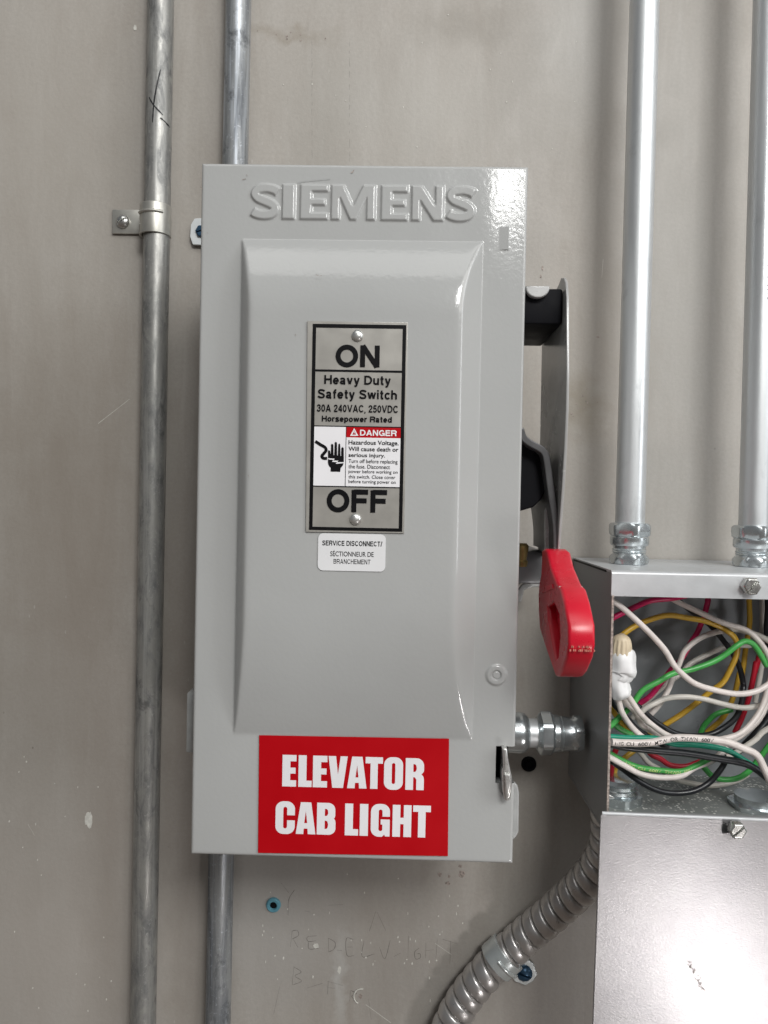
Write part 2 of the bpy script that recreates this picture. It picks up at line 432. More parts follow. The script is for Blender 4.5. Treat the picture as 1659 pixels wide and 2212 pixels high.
def galvanised(name, base, dark, pale, rough=.38, amount=.6, zs=.25, metal=.6):
    t = NT(name)
    v = t.coord((1, 1, zs)); v1 = t.coord()
    a = t.noise(v, 130, 6, .65, .5); b = t.noise(v1, 420, 5, .7); s = t.noise(t.coord((1, 1, .03)), 260, 3)
    c = t.mix(t.ramp(a, .42, .70, 0, amount), base, dark)
    c = t.mix(t.ramp(s, .54, .74, 0, amount*.9), c, pale)
    c = t.mix(t.ramp(b, .58, .72, 0, amount*.8), c, pale)
    d_ = t.noise(t.coord((1, 1, .5), loc=(2, 7, 1)), 75, 5, .7, .4)
    c = t.mix(t.ramp(d_, .57, .68, 0, amount*.75), c, tuple(x*.55 for x in dark))
    t.set(Base_Color=c, Metallic=metal, Roughness=t.ramp(a, .3, .7, rough-.08, rough+.18))
    t.bump(b, .15, .0004)
    return t.m

def cover_paint():
    t = NT('textured_grey_steel')
    v = t.ocoord()
    f = t.noise(v, 30, 4)
    w = t.noise(t.ocoord((1, 1, 2.2), rot=(0, math.radians(-20), 0)), 800, 2, .4)
    c = t.mix(t.ramp(f, .3, .7), (.29, .283, .29), (.34, .332, .337))
    sp = t.noise(v, 900, 3, .7)
    c = t.mix(t.ramp(sp, .62, .75, 0, .12), c, (.2, .2, .2))
    t.set(Base_Color=c, Metallic=.6, Roughness=.33)
    t.bump(w, .2, .0003)
    return t.m

def box_paint(name, a=(.36, .365, .37), b=(.44, .445, .45), dust=False):
    t = NT(name)
    v = t.coord()
    f = t.noise(v, 45, 5, .6)
    c = t.mix(t.ramp(f, .3, .7), a, b)
    sc = t.noise(t.coord((.6, 1, 1.8), rot=(0, .6, 0)), 380, 4, .7)
    pt = t.noise(v, 22, 3)
    k = t.math('MULTIPLY', t.ramp(sc, .64, .70, 0, .8), t.ramp(pt, .52, .62))
    c = t.mix(k, c, (.10, .10, .10))
    if dust:
        vo = t.n('ShaderNodeTexVoronoi', i_Vector=v, i_Scale=520)
        rnd = t.n('ShaderNodeSeparateColor', i_0=vo.outputs['Color']).outputs[0]
        k = t.math('MULTIPLY', t.math('LESS_THAN', vo.outputs['Distance'], .42), t.math('GREATER_THAN', rnd, .62))
        k = t.math('MULTIPLY', k, t.ramp(t.noise(v, 60, 4), .38, .55))
        c = t.mix(k, c, (.8, .8, .76))
    t.set(Base_Color=c, Metallic=.25, Roughness=t.ramp(f, .3, .7, .34, .5))
    t.bump(t.noise(v, 700, 3), .12, .0003)
    return t.m

M = {}
M['wall'] = wall_material()
M['enamel'] = paint_grey()
M['body'] = simple('grey_box_paint', (.35, .355, .35), .35)
M['old_pipe'] = galvanised('weathered_conduit', (.37, .365, .345), (.13, .135, .14), (.54, .54, .52), .42, .8, .3, .5)
M['old_pipe_blue'] = galvanised('scraped_conduit', (.34, .35, .355), (.12, .13, .145), (.56, .60, .66), .42, .95, .1, .45)
M['new_pipe'] = galvanised('bright_conduit', (.66, .68, .69), (.52, .54, .56), (.72, .73, .74), .40, .25, .05, .7)
M['zinc'] = simple('zinc_fitting', (.60, .64, .655), .23, .88, .08, 60)
M['strap'] = simple('dull_strap', (.50, .49, .45), .42, .7, .12, 90, .1, 300)
M['bright'] = simple('bright_zinc_strap', (.62, .66, .66), .26, .55, .08, 80)
M['pale_zinc'] = simple('pale_zinc_tab', (.66, .69, .70), .4, .1, .06, 80)
M['pale_red'] = simple('worn_red_print', (.62, .22, .17), .5, 0, .1, 300)
M['steel'] = simple('screw_steel', (.62, .62, .60), .28, .9, .12, 300)
M['blue_screw'] = simple('blue_screw', (.035, .085, .15), .35, .55, .2, 200)
M['flex'] = galvanised('flexible_steel', (.64, .625, .615), (.48, .465, .45), (.74, .72, .71), .33, .3, 1, .85)
M['jbox_shaded'] = box_paint('junction_box_paint_shaded', (.27, .275, .28), (.33, .335, .34))  # box paint darkened to carry the shade of the side panels
M['jbox_lit'] = box_paint('junction_box_paint_lit', (.50, .515, .525), (.57, .585, .60))  # same box paint, lightened for the lit top and lip
M['jfloor'] = box_paint('dusty_box_floor', (.20, .215, .205), (.28, .295, .285), True)
M['jback'] = box_paint('junction_box_inside', (.27, .285, .30), (.34, .36, .375))
M['cover'] = cover_paint()
M['edge'] = simple('rusty_cut_edge', (.34, .29, .26), .7, .2, .6, 600)
M['black'] = simple('black_plastic', (.005, .005, .007), .6, spec=.12)
M['ink'] = simple('black_ink', (.005, .005, .006), .5, spec=.12)
M['dark_steel'] = simple('dark_grey_steel', (.105, .105, .108), .34, .35, .15, 60)
M['guard'] = simple('guard_grey', (.40, .40, .395), .25, .1, .08, 40)
M['red_plastic'] = simple('red_grip_plastic', (.62, .010, .030), .30, 0, .05, 60, .03, 420, .0002)
M['red_sticker'] = simple('red_vinyl', (.45, .0015, .006), .40, 0, .04, 40, spec=.2)
M['white_vinyl'] = simple('white_vinyl', (.82, .81, .83), .5, 0, .03, 40)
M['label_white'] = simple('white_label', (.76, .76, .77), .4, 0, .03, 40)
M['nameplate'] = simple('brushed_nameplate', (.40, .385, .355), .36, .35, .07, 70)
M['rivet'] = simple('rivet_alloy', (.72, .72, .70), .3, .8, .06, 200)
M['brass'] = simple('brass', (.30, .22, .09), .35, .85, .2, 200)
M['anchor_blue'] = simple('blue_anchor', (.12, .33, .42), .5, 0, .15, 200)
M['chip'] = simple('bare_plaster', (.66, .65, .60), .8, 0, .15, 300)
M['pencil'] = simple('pencil_lead', (.14, .132, .12), .8, 0, .35, 500)
M['marker'] = simple('black_marker', (.01, .01, .012), .6)
M['tan'] = simple('tan_wire_nut', (.62, .52, .37), .45, 0, .08, 200)
M['tape'] = simple('white_tape', (.80, .80, .80), .42, 0, .04, 120)
M['yellow_ink'] = simple('yellow_print', (.55, .65, .25), .6)
WC = {'white': (.68, .62, .585), 'cream': (.62, .59, .54), 'black': (.014, .015, .018), 'pink': (.60, .012, .11), 'red': (.45, .012, .03),
      'yellow': (.56, .34, .035), 'green': (.06, .36, .075), 'teal': (.005, .24, .15)}
for k, c in WC.items(): M['wire_'+k] = simple(k+'_wire_insulation', c, .34, 0, .08, 150)

# ------------------------------------------------------------------ wall (the setting)
wall = link('wall', box_me((-2.4, 0, -1.6), (2.4, .12, 1.6)), M['wall']); wall['kind'] = 'structure'
# handwriting, chips and marks left on the wall
def C6(x, y): return ((400 + x/1.106)/1.8517, (3300 + y/1.106)/1.8517)
wr = []
def stroke(*pts): wr.append([C6(x, y) for x, y in pts])
stroke((850, 470), (842, 540)); stroke((848, 470), (872, 466), (878, 488), (850, 505)); stroke((856, 506), (876, 542))
stroke((960, 490), (918, 495), (922, 515), (955, 512)); stroke((922, 515), (925, 548), (968, 545))
stroke((1010, 500), (1012, 562)); stroke((1010, 500), (1040, 520), (1036, 548), (1012, 562))
stroke((1048, 553), (1070, 556))
stroke((1122, 506), (1090, 503), (1092, 575), (1125, 578)); stroke((1093, 540), (1118, 540))
stroke((1168, 512), (1160, 582), (1214, 570))
stroke((1236, 540), (1260, 592), (1284, 510))
stroke((1300, 582), (1330, 566)); stroke((1365, 490), (1362, 590))
stroke((1412, 545), (1392, 562), (1396, 592), (1416, 588), (1416, 570), (1402, 570))
stroke((1442, 520), (1440, 590)); stroke((1442, 556), (1478, 552)); stroke((1492, 508), (1486, 590))
stroke((1515, 505), (1580, 526)); stroke((1552, 512), (1548, 612))
stroke((858, 625), (850, 708)); stroke((858, 628), (890, 650), (862, 668), (892, 690), (852, 708))
stroke((915, 722), (985, 700)); stroke((1010, 690), (1006, 748)); stroke((1008, 692), (1075, 710)); stroke((1008, 720), (1040, 722))
stroke((1110, 730), (1104, 780)); stroke((1110, 732), (1135, 745), (1112, 758), (1140, 782))
stroke((800, 255), (835, 300)); stroke((862, 285), (835, 330), (832, 400)); stroke((905, 380), (930, 385)); stroke((1010, 355), (1075, 352))
stroke((1220, 382), (1192, 470)); stroke((1225, 385), (1265, 468)); stroke((795, 715), (768, 838)); stroke((1188, 770), (1200, 860))
gl_ = []
for x_ in (674, 755):
    y_ = 90
    while y_ < 345:
        h_ = random.uniform(4, 22); gl_.append([(x_+random.uniform(-.6, .6), y_), (x_+random.uniform(-.6, .6), y_+h_)]); y_ += h_+random.uniform(3, 14)
link('guide_line', ribbon_me(gl_, .0001, .00025, 2), M['pencil'], wall)
link('pencil_writing', ribbon_me(wr, .0001, .00034, 5), M['pencil'], wall)
def blob(px, py, rx, ry, d, seed=0, n=18):
    r = random.Random(seed)
    c = at(px, py, d); s = (.55-d)/1660
    return [(c.x+rx*s*math.cos(2*math.pi*k/n)*(.7+.5*r.random()), c.z+ry*s*math.sin(2*math.pi*k/n)*(.7+.5*r.random())) for k in range(n)]
ch = [blob(192, 1770, 9, 18, 0, 3), blob(683, 2043, 6, 6, 0, 4), blob(733, 2095, 4, 9, 0, 7), blob(292, 60, 4, 6, 0, 8)]
for k in range(46): ch.append(blob(random.uniform(560, 1000), random.gauss(2030, 75), random.uniform(.8, 2), random.uniform(1, 3.5), 0, 20+k, 8))
for k in range(22): ch.append(blob(random.uniform(20, 250), random.uniform(1500, 2200), random.uniform(.8, 1.8), random.uniform(1, 3), 0, 90+k, 8))
for k in range(16): ch.append(blob(random.uniform(560, 1300), random.uniform(20, 330), random.uniform(.8, 1.8), random.uniform(.8, 2), 0, 130+k, 8))
link('paint_chip', plate_me(ch, .0003, 0, FRONT, 0), M['chip'], wall)
dk = [blob(779, 2152, 4.5, 5.5, 0, 31), blob(950, 1889, 4, 5, 0, 11), blob(970, 1893, 3, 4, 0, 12), blob(998, 1887, 8, 8, 0, 13), blob(994, 1871, 4, 4, 0, 14), blob(967, 1908, 5, 4, 0, 15),
      blob(355, 82, 3, 6, 0, 16), blob(330, 108, 2, 4, 0, 17), blob(1172, 579, 2, 5, 0, 18), blob(1168, 597, 2, 4, 0, 19), blob(1292, 728, 3, 2, 0, 21)]
for k in range(14): dk.append(blob(random.gauss(1258, 14), random.gauss(870, 18), random.uniform(.8, 3), random.uniform(.8, 3), 0, 200+k, 8))
for k in range(10): dk.append(blob(random.gauss(620, 40), random.gauss(78, 6), random.uniform(.8, 3), random.uniform(.8, 2), 0, 230+k, 8))
link('dark_fleck', plate_me(dk, .0002, 0, FRONT, 0), M['edge'], wall)
sc = [[(212, 915), (280, 862)], [(1285, 2010), (1300, 2030)], [(940, 2038), (975, 2062)], [(790, 2170), (845, 2210)], [(1303, 560), (1300, 600)], [(60, 1780), (75, 1805)]]
link('scratch', ribbon_me(sc, .0001, .0006, 3), M['chip'], wall)

# round anchor holes
def ring_thing(name, label, cat, px, py, rpx, hole, hgt, mat):
    c = at(px, py, 0); s = .55/1660; r = rpx*s
    prof = [(0, r), (hgt*.6, r*.97), (hgt, r*.82), (hgt*.95, r*(hole+.1)), (hgt*.5, r*hole), (-.0002, r*hole*.9)]
    o = link(name, lathe_me(c, (0, -1, 0), prof, 36), mat)
    # hollow look: dark floor inside the ring
    k = link('anchor_bore', lathe_me(c + Vector((0, -.0006, 0)), (0, -1, 0), [(0, r*hole*1.02), (.0003, r*hole*1.02)], 24), M['black'], o)
    return tag(o, label, cat)
ring_thing('wall_anchor', 'pale blue plastic screw anchor sunk in the wall below the red sticker', 'wall anchor', 591, 1954, 16, .45, .0022, M['anchor_blue'])
ring_thing('rubber_plug', 'dark round plug in the wall just under the short pipe fitting', 'plug', 1142, 1650, 16.5, .5, .002, M['black'])
c = at(780, 2152, 0)
o = link('plaster_hole', tube_me([c+Vector((.0052*math.cos(a), -.0003, .0055*math.sin(a))) for a in np.linspace(1.3, 4.3, 24)], .0005, 8), M['chip'], wall)

# ------------------------------------------------------------------ conduits on the left
R_EMT = .00895
def pipe(name, label, cat, p0, p1, r, mat, group=None, jog=None):
    rt = root(name, label, cat, p0, group)
    pts = [p0.lerp(p1, t) for t in np.linspace(0, 1, 30)]
    if jog: pts = [p + jog(p) for p in pts]
    link('tube', tube_me(pts, r, 40), mat, rt)
    return rt
def vline(px0, py0, px1, py1, d, z0=-1.2, z1=1.2):
    a, b = at(px0, py0, d), at(px1, py1, d)
    f = lambda z: a + (b-a)*((z-a.z)/(b.z-a.z))
    return f(z0), f(z1)
a, b = vline(343, 250, 310, 2150, .0125)
pipe_a = pipe('conduit', 'stained grey conduit with a black marker X, leftmost of the vertical pipes', 'conduit', a, b, R_EMT, M['old_pipe'], 'weathered vertical conduits')
# marker X on its face
Cx = lambda x, y: (x/1.62/1.8517, y/1.62/1.8517)
xm = [[Cx(1043, 455), Cx(1015, 590), Cx(1000, 690), Cx(993, 800)], [Cx(966, 630), Cx(985, 665), Cx(1010, 700), Cx(1055, 745)], [Cx(1040, 766), Cx(1068, 785), Cx(1086, 803)]]
me = ribbon_me(xm, .02, .0011, 5)
for v in me.vertices:
    t = (v.co.z-a.z)/(b.z-a.z); ax = a.x+(b.x-a.x)*t; dx = max(-.99, min(.99, (v.co.x-ax)/R_EMT))
    v.co.y = -.0125 - R_EMT*math.sqrt(1-dx*dx) - .0001
link('marker_cross', me, M['marker'], pipe_a)
a2, b2 = vline(511, 200, 475, 2000, .0115)
pipe_b = pipe('conduit', 'scraped bluish grey conduit running behind the grey switch box', 'conduit', a2, b2, R_EMT, M['old_pipe_blue'], 'weathered vertical conduits')

# strap holding the left conduit
sp = at(336, 468, .0125)
st = root('pipe_strap', 'one hole metal strap with a slotted screw around the leftmost pipe', 'strap', (sp.x, 0, sp.z))
z0, z1 = at(336, 503, .02).z, at(336, 437, .02).z
r1 = R_EMT + .0018
ring = [(sp.x + r1*math.cos(t), -.0125 - r1*math.sin(t)) for t in np.linspace(-.5, math.pi+.45, 30)]
inn = [(sp.x + (R_EMT+.0002)*math.cos(t), -.0125 - (R_EMT+.0002)*math.sin(t)) for t in np.linspace(math.pi+.45, -.5, 30)]
TOP = Matrix(((1, 0, 0, 0), (0, 1, 0, 0), (0, 0, 1, 0), (0, 0, 0, 1)))
link('band', plate_me([ring+inn], z1-z0, .0003, TOP, z0), M['strap'], st)
xl = at(243, 478, .0015).x
link('tab', box_me((xl, -.0024, at(270, 505, .002).z), (sp.x-.0085, -.0006, at(270, 453, .002).z), .0004), M['strap'], st)
link('rib', tube_me([(sp.x+(r1+.0001)*math.cos(t), -.0125-(r1+.0001)*math.sin(t), (z0+z1)/2+.004) for t in np.linspace(.8, 2.6, 16)], .0011, 8), M['strap'], st)
link('screw', screw_me(at(266, 479, .0024), (0, -1, 0), .0049, .0034, .5), M['steel'], st)

# ------------------------------------------------------------------ the safety switch
DW, DH, DD = .1777, .380, .13
sw = root('safety_switch', 'tall grey electrical safety switch with a red handle on its right side', 'safety switch', (0, 0, 0))
link('body', box_me((-DW/2+.003, -.1185, -DH/2+.004), (DW/2-.003, -.004, DH/2-.003), .0015), M['body'], sw)

# --- embossed door: a pressed sheet as a height field
def poly_sdf(X, Z, polys):
    inside = np.zeros(X.shape, bool); dist = np.full(X.shape, 1e9)
    for P in polys:
        n = len(P)
        for i in range(n):
            x0, y0 = P[i]; x1, y1 = P[(i+1) % n]
            dx, dy = x1-x0, y1-y0; L = dx*dx+dy*dy+1e-18
            t = np.clip(((X-x0)*dx+(Z-y0)*dy)/L, 0, 1)
            dist = np.minimum(dist, np.hypot(X-x0-t*dx, Z-y0-t*dy))
            cr = ((y0 > Z) != (y1 > Z))
            xi = x0 + (Z-y0)*dx/(dy if abs(dy) > 1e-12 else 1e-12)
            inside ^= cr & (X < xi)
    return np.where(inside, -dist, dist)
def sm01(t): t = np.clip(t, 0, 1); return t*t*(3-2*t)

def s_poly(x0, x1, z0, z1, s):
    cp = [(.95, .775), (.80, .845), (.55, .885), (.27, .85), (.15, .72), (.26, .595), (.5, .51), (.74, .42), (.85, .285), (.72, .15), (.45, .115), (.2, .15), (.05, .22)]
    P = tube_pts([Vector((x0+(x1-x0)*a, z0+(z1-z0)*b, 0)) for a, b in cp], 5)
    L, Rr = [], []
    for i, p in enumerate(P):
        t = (P[min(i+1, len(P)-1)]-P[max(i-1, 0)]).normalized(); n = Vector((-t.y, t.x, 0))
        L.append(tuple((p+n*s/2)[:2])); Rr.append(tuple((p-n*s/2)[:2]))
    return L + Rr[::-1]
GL = {
 'I': [[(0, 0), (1, 0), (1, 1), (0, 1)]],
 'E': [[(0, 0), (1, 0), (1, .2), (.42, .2), (.42, .41), (.9, .41), (.9, .6), (.42, .6), (.42, .8), (1, .8), (1, 1), (0, 1)]],
 'M': [[(0, 0), (.2, 0), (.2, .62), (.43, 0), (.57, 0), (.8, .62), (.8, 0), (1, 0), (1, 1), (.72, 1), (.5, .42), (.28, 1), (0, 1)]],
 'N': [[(0, 0), (.27, 0), (.27, .56), (.68, 0), (1, 0), (1, 1), (.73, 1), (.73, .45), (.33, 1), (0, 1)]],
}
zt, zb = at(785, 399, .131), at(785, 475, .131)
letters = []
for ch_, x0, x1 in (('S', 542, 603), ('I', 609, 637), ('E', 648, 709), ('M', 715, 811), ('E', 823, 881), ('N', 889, 959), ('S', 965, 1027)):
    a_, b_ = at(x0, 437, .131).x, at(x1, 437, .131).x
    zc = at((x0+x1)/2, 397 if ch_ != 'S' else 396, .131).z*0 + zt.z; zd = zb.z
    if ch_ == 'S': letters.append([s_poly(a_, b_, zd, zc, .0050)])
    else: letters.append([[(a_+(b_-a_)*u, zd+(zc-zd)*v) for u, v in lp] for lp in GL[ch_]])

RE = .0016
fx0, fx1 = -DW/2+RE, DW/2-RE; fz0, fz1 = -DH/2+RE, DH/2-RE
slot_a, slot_b = at(1071.7, 1611.6, DD), at(1111, 1692, DD)
ring_c = at(1072, 1458, DD)
lv0, lv1 = at(1079, 489, DD), at(1098, 541, DD)
def lines(lo, hi, fine, coarse, spans, extra):
    xs = [lo]; x = lo
    while x < hi:
        f = any(a-1e-6 <= x <= b for a, b in spans)
        x = x + (fine if f else coarse); xs.append(min(x, hi))
    xs = [q for q in xs if all(abs(q-e) > 1.6e-4 for e in extra)] + list(extra)
    return np.array(sorted(set(xs)))
gx = lines(fx0, fx1, .00042, .0007, [(at(535, 437, DD).x, at(1030, 437, DD).x), (at(975, 1000, DD).x, fx1)], [slot_a.x])
gz = lines(fz0, fz1, .00042, .0011, [(zb.z-.002, zt.z+.002), (lv1.z-.002, lv0.z+.002), (ring_c.z-.009, ring_c.z+.009), (slot_b.z-.001, slot_a.z+.001)], [slot_a.z, slot_b.z, lv0.z, lv1.z])
X, Z = np.meshgrid(gx, gz)
Hh = np.zeros_like(X)
# raised pan
pl, pr = at(515, 1000, DD).x, at(1033, 1000, DD).x
ptop, pbot = at(780, 519, DD).z, at(770, 1592, DD).z
K = DW/707*1.0
wl, wr_, wt, wb = 42*K, 46*K, 170*K, 290*K
PH = .0108
ramp = np.minimum.reduce([(X-pl)/wl, (pr-X)/wr_, (ptop-Z)/wt, (Z-pbot)/wb])
kk = 12.0
gq = lambda t: 1-(1-np.clip(t, 0, 1))**2
roof = gq((ptop-Z)/wt)*gq((Z-pbot)/wb)
tl = (X-pl)/wl; gl = 1.35*gq(tl*.8); gr = np.minimum((pr-X)/wr_, 1.35)
softm = -np.log(np.exp(-kk*np.stack([gl, gr, roof])).sum(0))/kk
low_ = np.minimum.reduce([gl, gr, roof])
w_in = sm01(ramp*6)
Hh += PH*np.where(ramp > 0, np.clip(softm*w_in + low_*(1-w_in), 0, 1), 0)*1.02
# letters
sel = (Z[:, 0] > zb.z-.003) & (Z[:, 0] < zt.z+.003)
XX, ZZ = X[sel], Z[sel]; hl = np.zeros_like(XX)
for polys in letters:
    sd = poly_sdf(XX, ZZ, polys)
    hl = np.maximum(hl, sm01((.0004-sd)/.0011)**.8)
Hh[sel] += .0012*hl
# bullseye dimple
rr = np.hypot(X-ring_c.x, Z-ring_c.z)
Hh += .0011*sm01((.0064-rr)/.0018) - .0011*sm01((.0030-rr)/.0008) + .0005*sm01((.0022-rr)/.0006)
# louver tab
m_ = (X > lv0.x) & (X < lv1.x) & (Z > lv1.z) & (Z < lv0.z)
u = (X-lv0.x)/(lv1.x-lv0.x)
Hh += np.where(m_, .0009*np.clip(u, 0, 1), 0)
# slight oil-canning of the sheet
Hh += .00018*np.sin(X*31+1)*np.sin(Z*17+.5) + .00035*np.exp(-(((X-.072)/.02)**2+((Z-.165)/.03)**2))*np.sin(X*120)
nxs, nzs = len(gx), len(gz)
arc = [(math.sin(t)*RE, (1-math.cos(t))*RE) for t in np.linspace(0, math.pi/2, 5)[1:]] + [(RE, .008), (RE, .0165)]
ux = [(fx0-o_, dp) for o_, dp in arc[::-1]] + [(x, 0) for x in gx] + [(fx1+o_, dp) for o_, dp in arc]
uz = [(fz0-o_, dp) for o_, dp in arc[::-1]] + [(z, 0) for z in gz] + [(fz1+o_, dp) for o_, dp in arc]
na = len(arc)
Xf = np.array([a for a, _ in ux]); Xd = np.array([b for _, b in ux]); Zf = np.array([a for a, _ in uz]); Zd = np.array([b for _, b in uz])
XF, ZF = np.meshgrid(Xf, Zf); DPT = np.maximum(*np.meshgrid(Xd, Zd))
HF = np.pad(Hh, na, mode='edge')
V = np.stack([XF, -(DD + HF - DPT), ZF], -1).reshape(-1, 3)
nc, nr = XF.shape[1], XF.shape[0]
idx = np.arange(nc*nr).reshape(nr, nc)
F = np.stack([idx[:-1, :-1], idx[:-1, 1:], idx[1:, 1:], idx[1:, :-1]], -1).reshape(-1, 4)
cxm = (XF[:-1, :-1]+XF[1:, 1:])/2; czm = (ZF[:-1, :-1]+ZF[1:, 1:])/2
hole = (cxm > slot_a.x) & (czm < slot_a.z) & (czm > slot_b.z)
F = F[~hole.ravel()]
me = bpy.data.meshes.new('mesh'); me.from_pydata(V.tolist(), [], F.tolist()); me.update()
me.polygons.foreach_set('use_smooth', [True]*len(me.polygons))
me.set_sharp_from_angle(angle=math.radians(50))
door = link('door', me, M['enamel'], sw)
# pocket behind the latch opening
bm = bmesh.new()
x0, x1, z0_, z1_ = slot_a.x-.0004, DW/2+.0003, slot_b.z-.0004, slot_a.z+.0004
yb, yf = -.1192, -.1298
link('latch_pocket', box_me((x0, -.1205, z0_), (DW/2-.0025, -.1192, z1_)), M['black'], sw)
link('latch_pocket_side', box_me((DW/2-.0075, -.1285, slot_b.z+.0005), (DW/2-.0058, -.1206, slot_a.z-.0005)), M['dark_steel'], sw)
C3 = lambda x, y: (972.1+x*.2279, 1431.1+y*.2279)
lat = px_loop([C3(x, y) for x, y in ((492, 806), (515, 798), (538, 808), (546, 890), (566, 1000), (582, 1070), (586, 1150), (566, 1288), (540, 1298), (515, 1294), (497, 1210), (488, 1080), (489, 1010), (501, 985), (499, 890))], .134)
latch = link('latch', plate_me([lat], .010, .0011, FRONT, .1265), M['rivet'], sw)
ht = px_loop([C3(x, y) for x, y in ((520, 1065), (570, 1060), (578, 1150), (560, 1275), (530, 1285))], .1385)
link('latch_thumb', plate_me([ht], .0016, .0007, FRONT, .1368), M['rivet'], latch)
# small scuffs in the enamel
C2 = lambda x, y: (378+x*.4883, 324+y*.4883)
scf = [[C2(298, 131), C2(314, 127)], [C2(316, 108), C2(320, 114)], [C2(778, 100), C2(786, 97), C2(793, 86)], [C2(112, 122), C2(117, 130)], [C2(112, 163), C2(123, 172)], [C2(142, 364), C2(146, 368)]]
scf2 = [[C2(622, 552), C2(635, 555)], [C2(640, 557), C2(650, 555)], [(638, 721), (639, 725)], [(536, 1026), (538, 1030)]]
for q_ in scf: link('scuff', ribbon_me([q_], DD+.0004, .0006, 3), M['edge'], door)
for q_ in scf2: link('scuff', ribbon_me([q_], DD+PH+.0005, .0006, 3), M['edge'], door)
link('scuff', ribbon_me([[C2(540, 143), C2(600, 135), C2(690, 127)], [C2(562, 190), C2(590, 193)]], DD+.0006, .0003, 5), M['body'], door)

# --- mounting ears and side tabs
e = at(423, 500, .003)
ear = link('mounting_ear', plate_me([px_loop([(432, 472), (421, 473), (413, 486), (411, 512), (417, 529), (432, 530), (470, 528), (470, 474)], .003)], .002, .0004, FRONT, .002), M['pale_zinc'], sw)
link('ear_screw', screw_me(at(436, 500, .004), (0, -1, 0), .0042, .002, .3, True), M['blue_screw'], ear)
link('hinge_tab', box_me((at(409.5, 1550, .105).x, -.112, at(412, 1618, .105).z), (-DW/2+.002, -.10, at(412, 1490, .105).z), .001), M['body'], sw)
rt_ = px_loop([(1100, 1690), (1112, 1690), (1118, 1697), (1121, 1712), (1120, 1795), (1115, 1806), (1108, 1813), (1100, 1813)], .112)
link('side_flange', plate_me([rt_], .003, .0008, FRONT, .110), M['body'], sw)

# --- nameplate riveted to the raised pan
DN = DD + PH + .0005
npo = link('nameplate', plate_me([px_loop([(664, 694), (881, 697), (873, 1152), (660.5, 1149)], DN)], .0006, .0002, FRONT, DN), M['nameplate'], sw)
D1 = DN + .0007
C1 = lambda x, y: (594+x*.29302, 648+y*.29302)
def q(x0, y0, x1, y1, lean=0):                                     # box in the nameplate crop's pixels
    a, b = at(*C1(x0, y0), D1), at(*C1(x1, y1), D1)
    return [(a.x, b.z), (b.x, b.z), (b.x, a.z), (a.x, a.z)]
def flat(loops, lift, name, mat, par=None): return link(name, plate_me(loops, .00004, 0, FRONT, D1+lift-.0004), mat, par or npo)
Ax, Bx, Az, Bz = at(*C1(265, 900), D1).x, at(*C1(954, 900), D1).x, at(*C1(612, 180), D1).z, at(*C1(600, 1702), D1).z
ix0, ix1 = at(*C1(291, 900), D1).x, at(*C1(928, 900), D1).x
zl = [at(*C1(612, y), D1).z for y in (208, 516, 532, 930, 938, 1374, 1382, 1678)]
xm0, xm1 = at(*C1(519, 1150), D1).x, at(*C1(524, 1150), D1).x
R4 = lambda a, b, c_, d_: [(a, c_), (b, c_), (b, d_), (a, d_)]
flat([R4(Ax, Bx, Bz, Az), R4(ix0, ix1, zl[1], zl[0]), R4(ix0, ix1, zl[3], zl[2]), R4(ix0, xm0, zl[5], zl[4]), R4(xm1, ix1, zl[5], zl[4]), R4(ix0, ix1, zl[7], zl[6])], .0004, 'black_border', M['ink'])
flat([R4(ix0, xm0, zl[5], zl[4])], .00038, 'white_panel', M['white_vinyl'])
zr = at(*C1(720, 1016), D1).z
flat([R4(xm1, ix1, zl[5], zr)], .00038, 'white_panel', M['white_vinyl'])
flat([R4(xm1, ix1, zr, zl[4])], .00038, 'danger_banner', M['red_sticker'])
DT = D1 + .00018
TX = []
def nt(body, x0, y0, x1, y1, bold, mat='ink', name='printed_text'):
    a_, b_ = C1(x0, y0), C1(x1, y1)
    return text_fit(body, a_[0], b_[0], a_[1], b_[1], DT, bold)
def ns(body, x0, y0, x1, y1, k=1.0):
    a_, b_ = C1(x0, y0), C1(x1, y1); return stroke_fit(body, a_[0], b_[0], a_[1], b_[1], DT, k)
for row in (('ON', 447, 325, 772, 503, 1.22), ('OFF', 381, 1397, 826, 1569, 1.22), ('Heavy Duty', 363, 556, 854, 642, 1.12), ('Safety Switch', 314, 660, 900, 748, 1.12),
            ('30A 240VAC, 250VDC', 309, 772, 906, 838, 1.05), ('Horsepower Rated', 345, 856, 862, 910, 1.2)):
    link('printed_text', ns(*row), M['ink'], npo)
for me_ in (nt('Hazardous Voltage.', 542, 1036, 912, 1078, .016), nt('Will cause death or', 542, 1084, 910, 1116, .016), nt('serious injury.', 542, 1132, 812, 1168, .016),
             nt('Turn off before replacing', 542, 1176, 904, 1212, .006), nt('the fuse. Disconnect', 542, 1214, 848, 1244, .006), nt('power before working on', 542, 1254, 904, 1286, .006),
             nt('this switch. Close cover', 542, 1292, 888, 1318, .006), nt('before turning power on', 542, 1328, 890, 1360, .006)):
    link('printed_text', me_, M['ink'], npo)
link('danger_text', ns('DANGER', 627, 957, 898, 1004, 1.1), M['white_vinyl'], npo)
def P1(pts): return px_loop([C1(x, y) for x, y in pts], DT)
flat_t = lambda loops, name, mat, lift=0: link(name, plate_me(loops, .00004, 0, FRONT, DT-.00004+lift), mat, npo)
flat_t([P1([(553, 1002), (584, 944), (615, 1002)]), P1([(570, 993), (584, 960), (598, 993)])], 'warning_triangle', M['white_vinyl'])
flat_t([P1([(581, 968), (587, 968), (586, 984), (582, 984)])], 'warning_triangle', M['white_vinyl'])
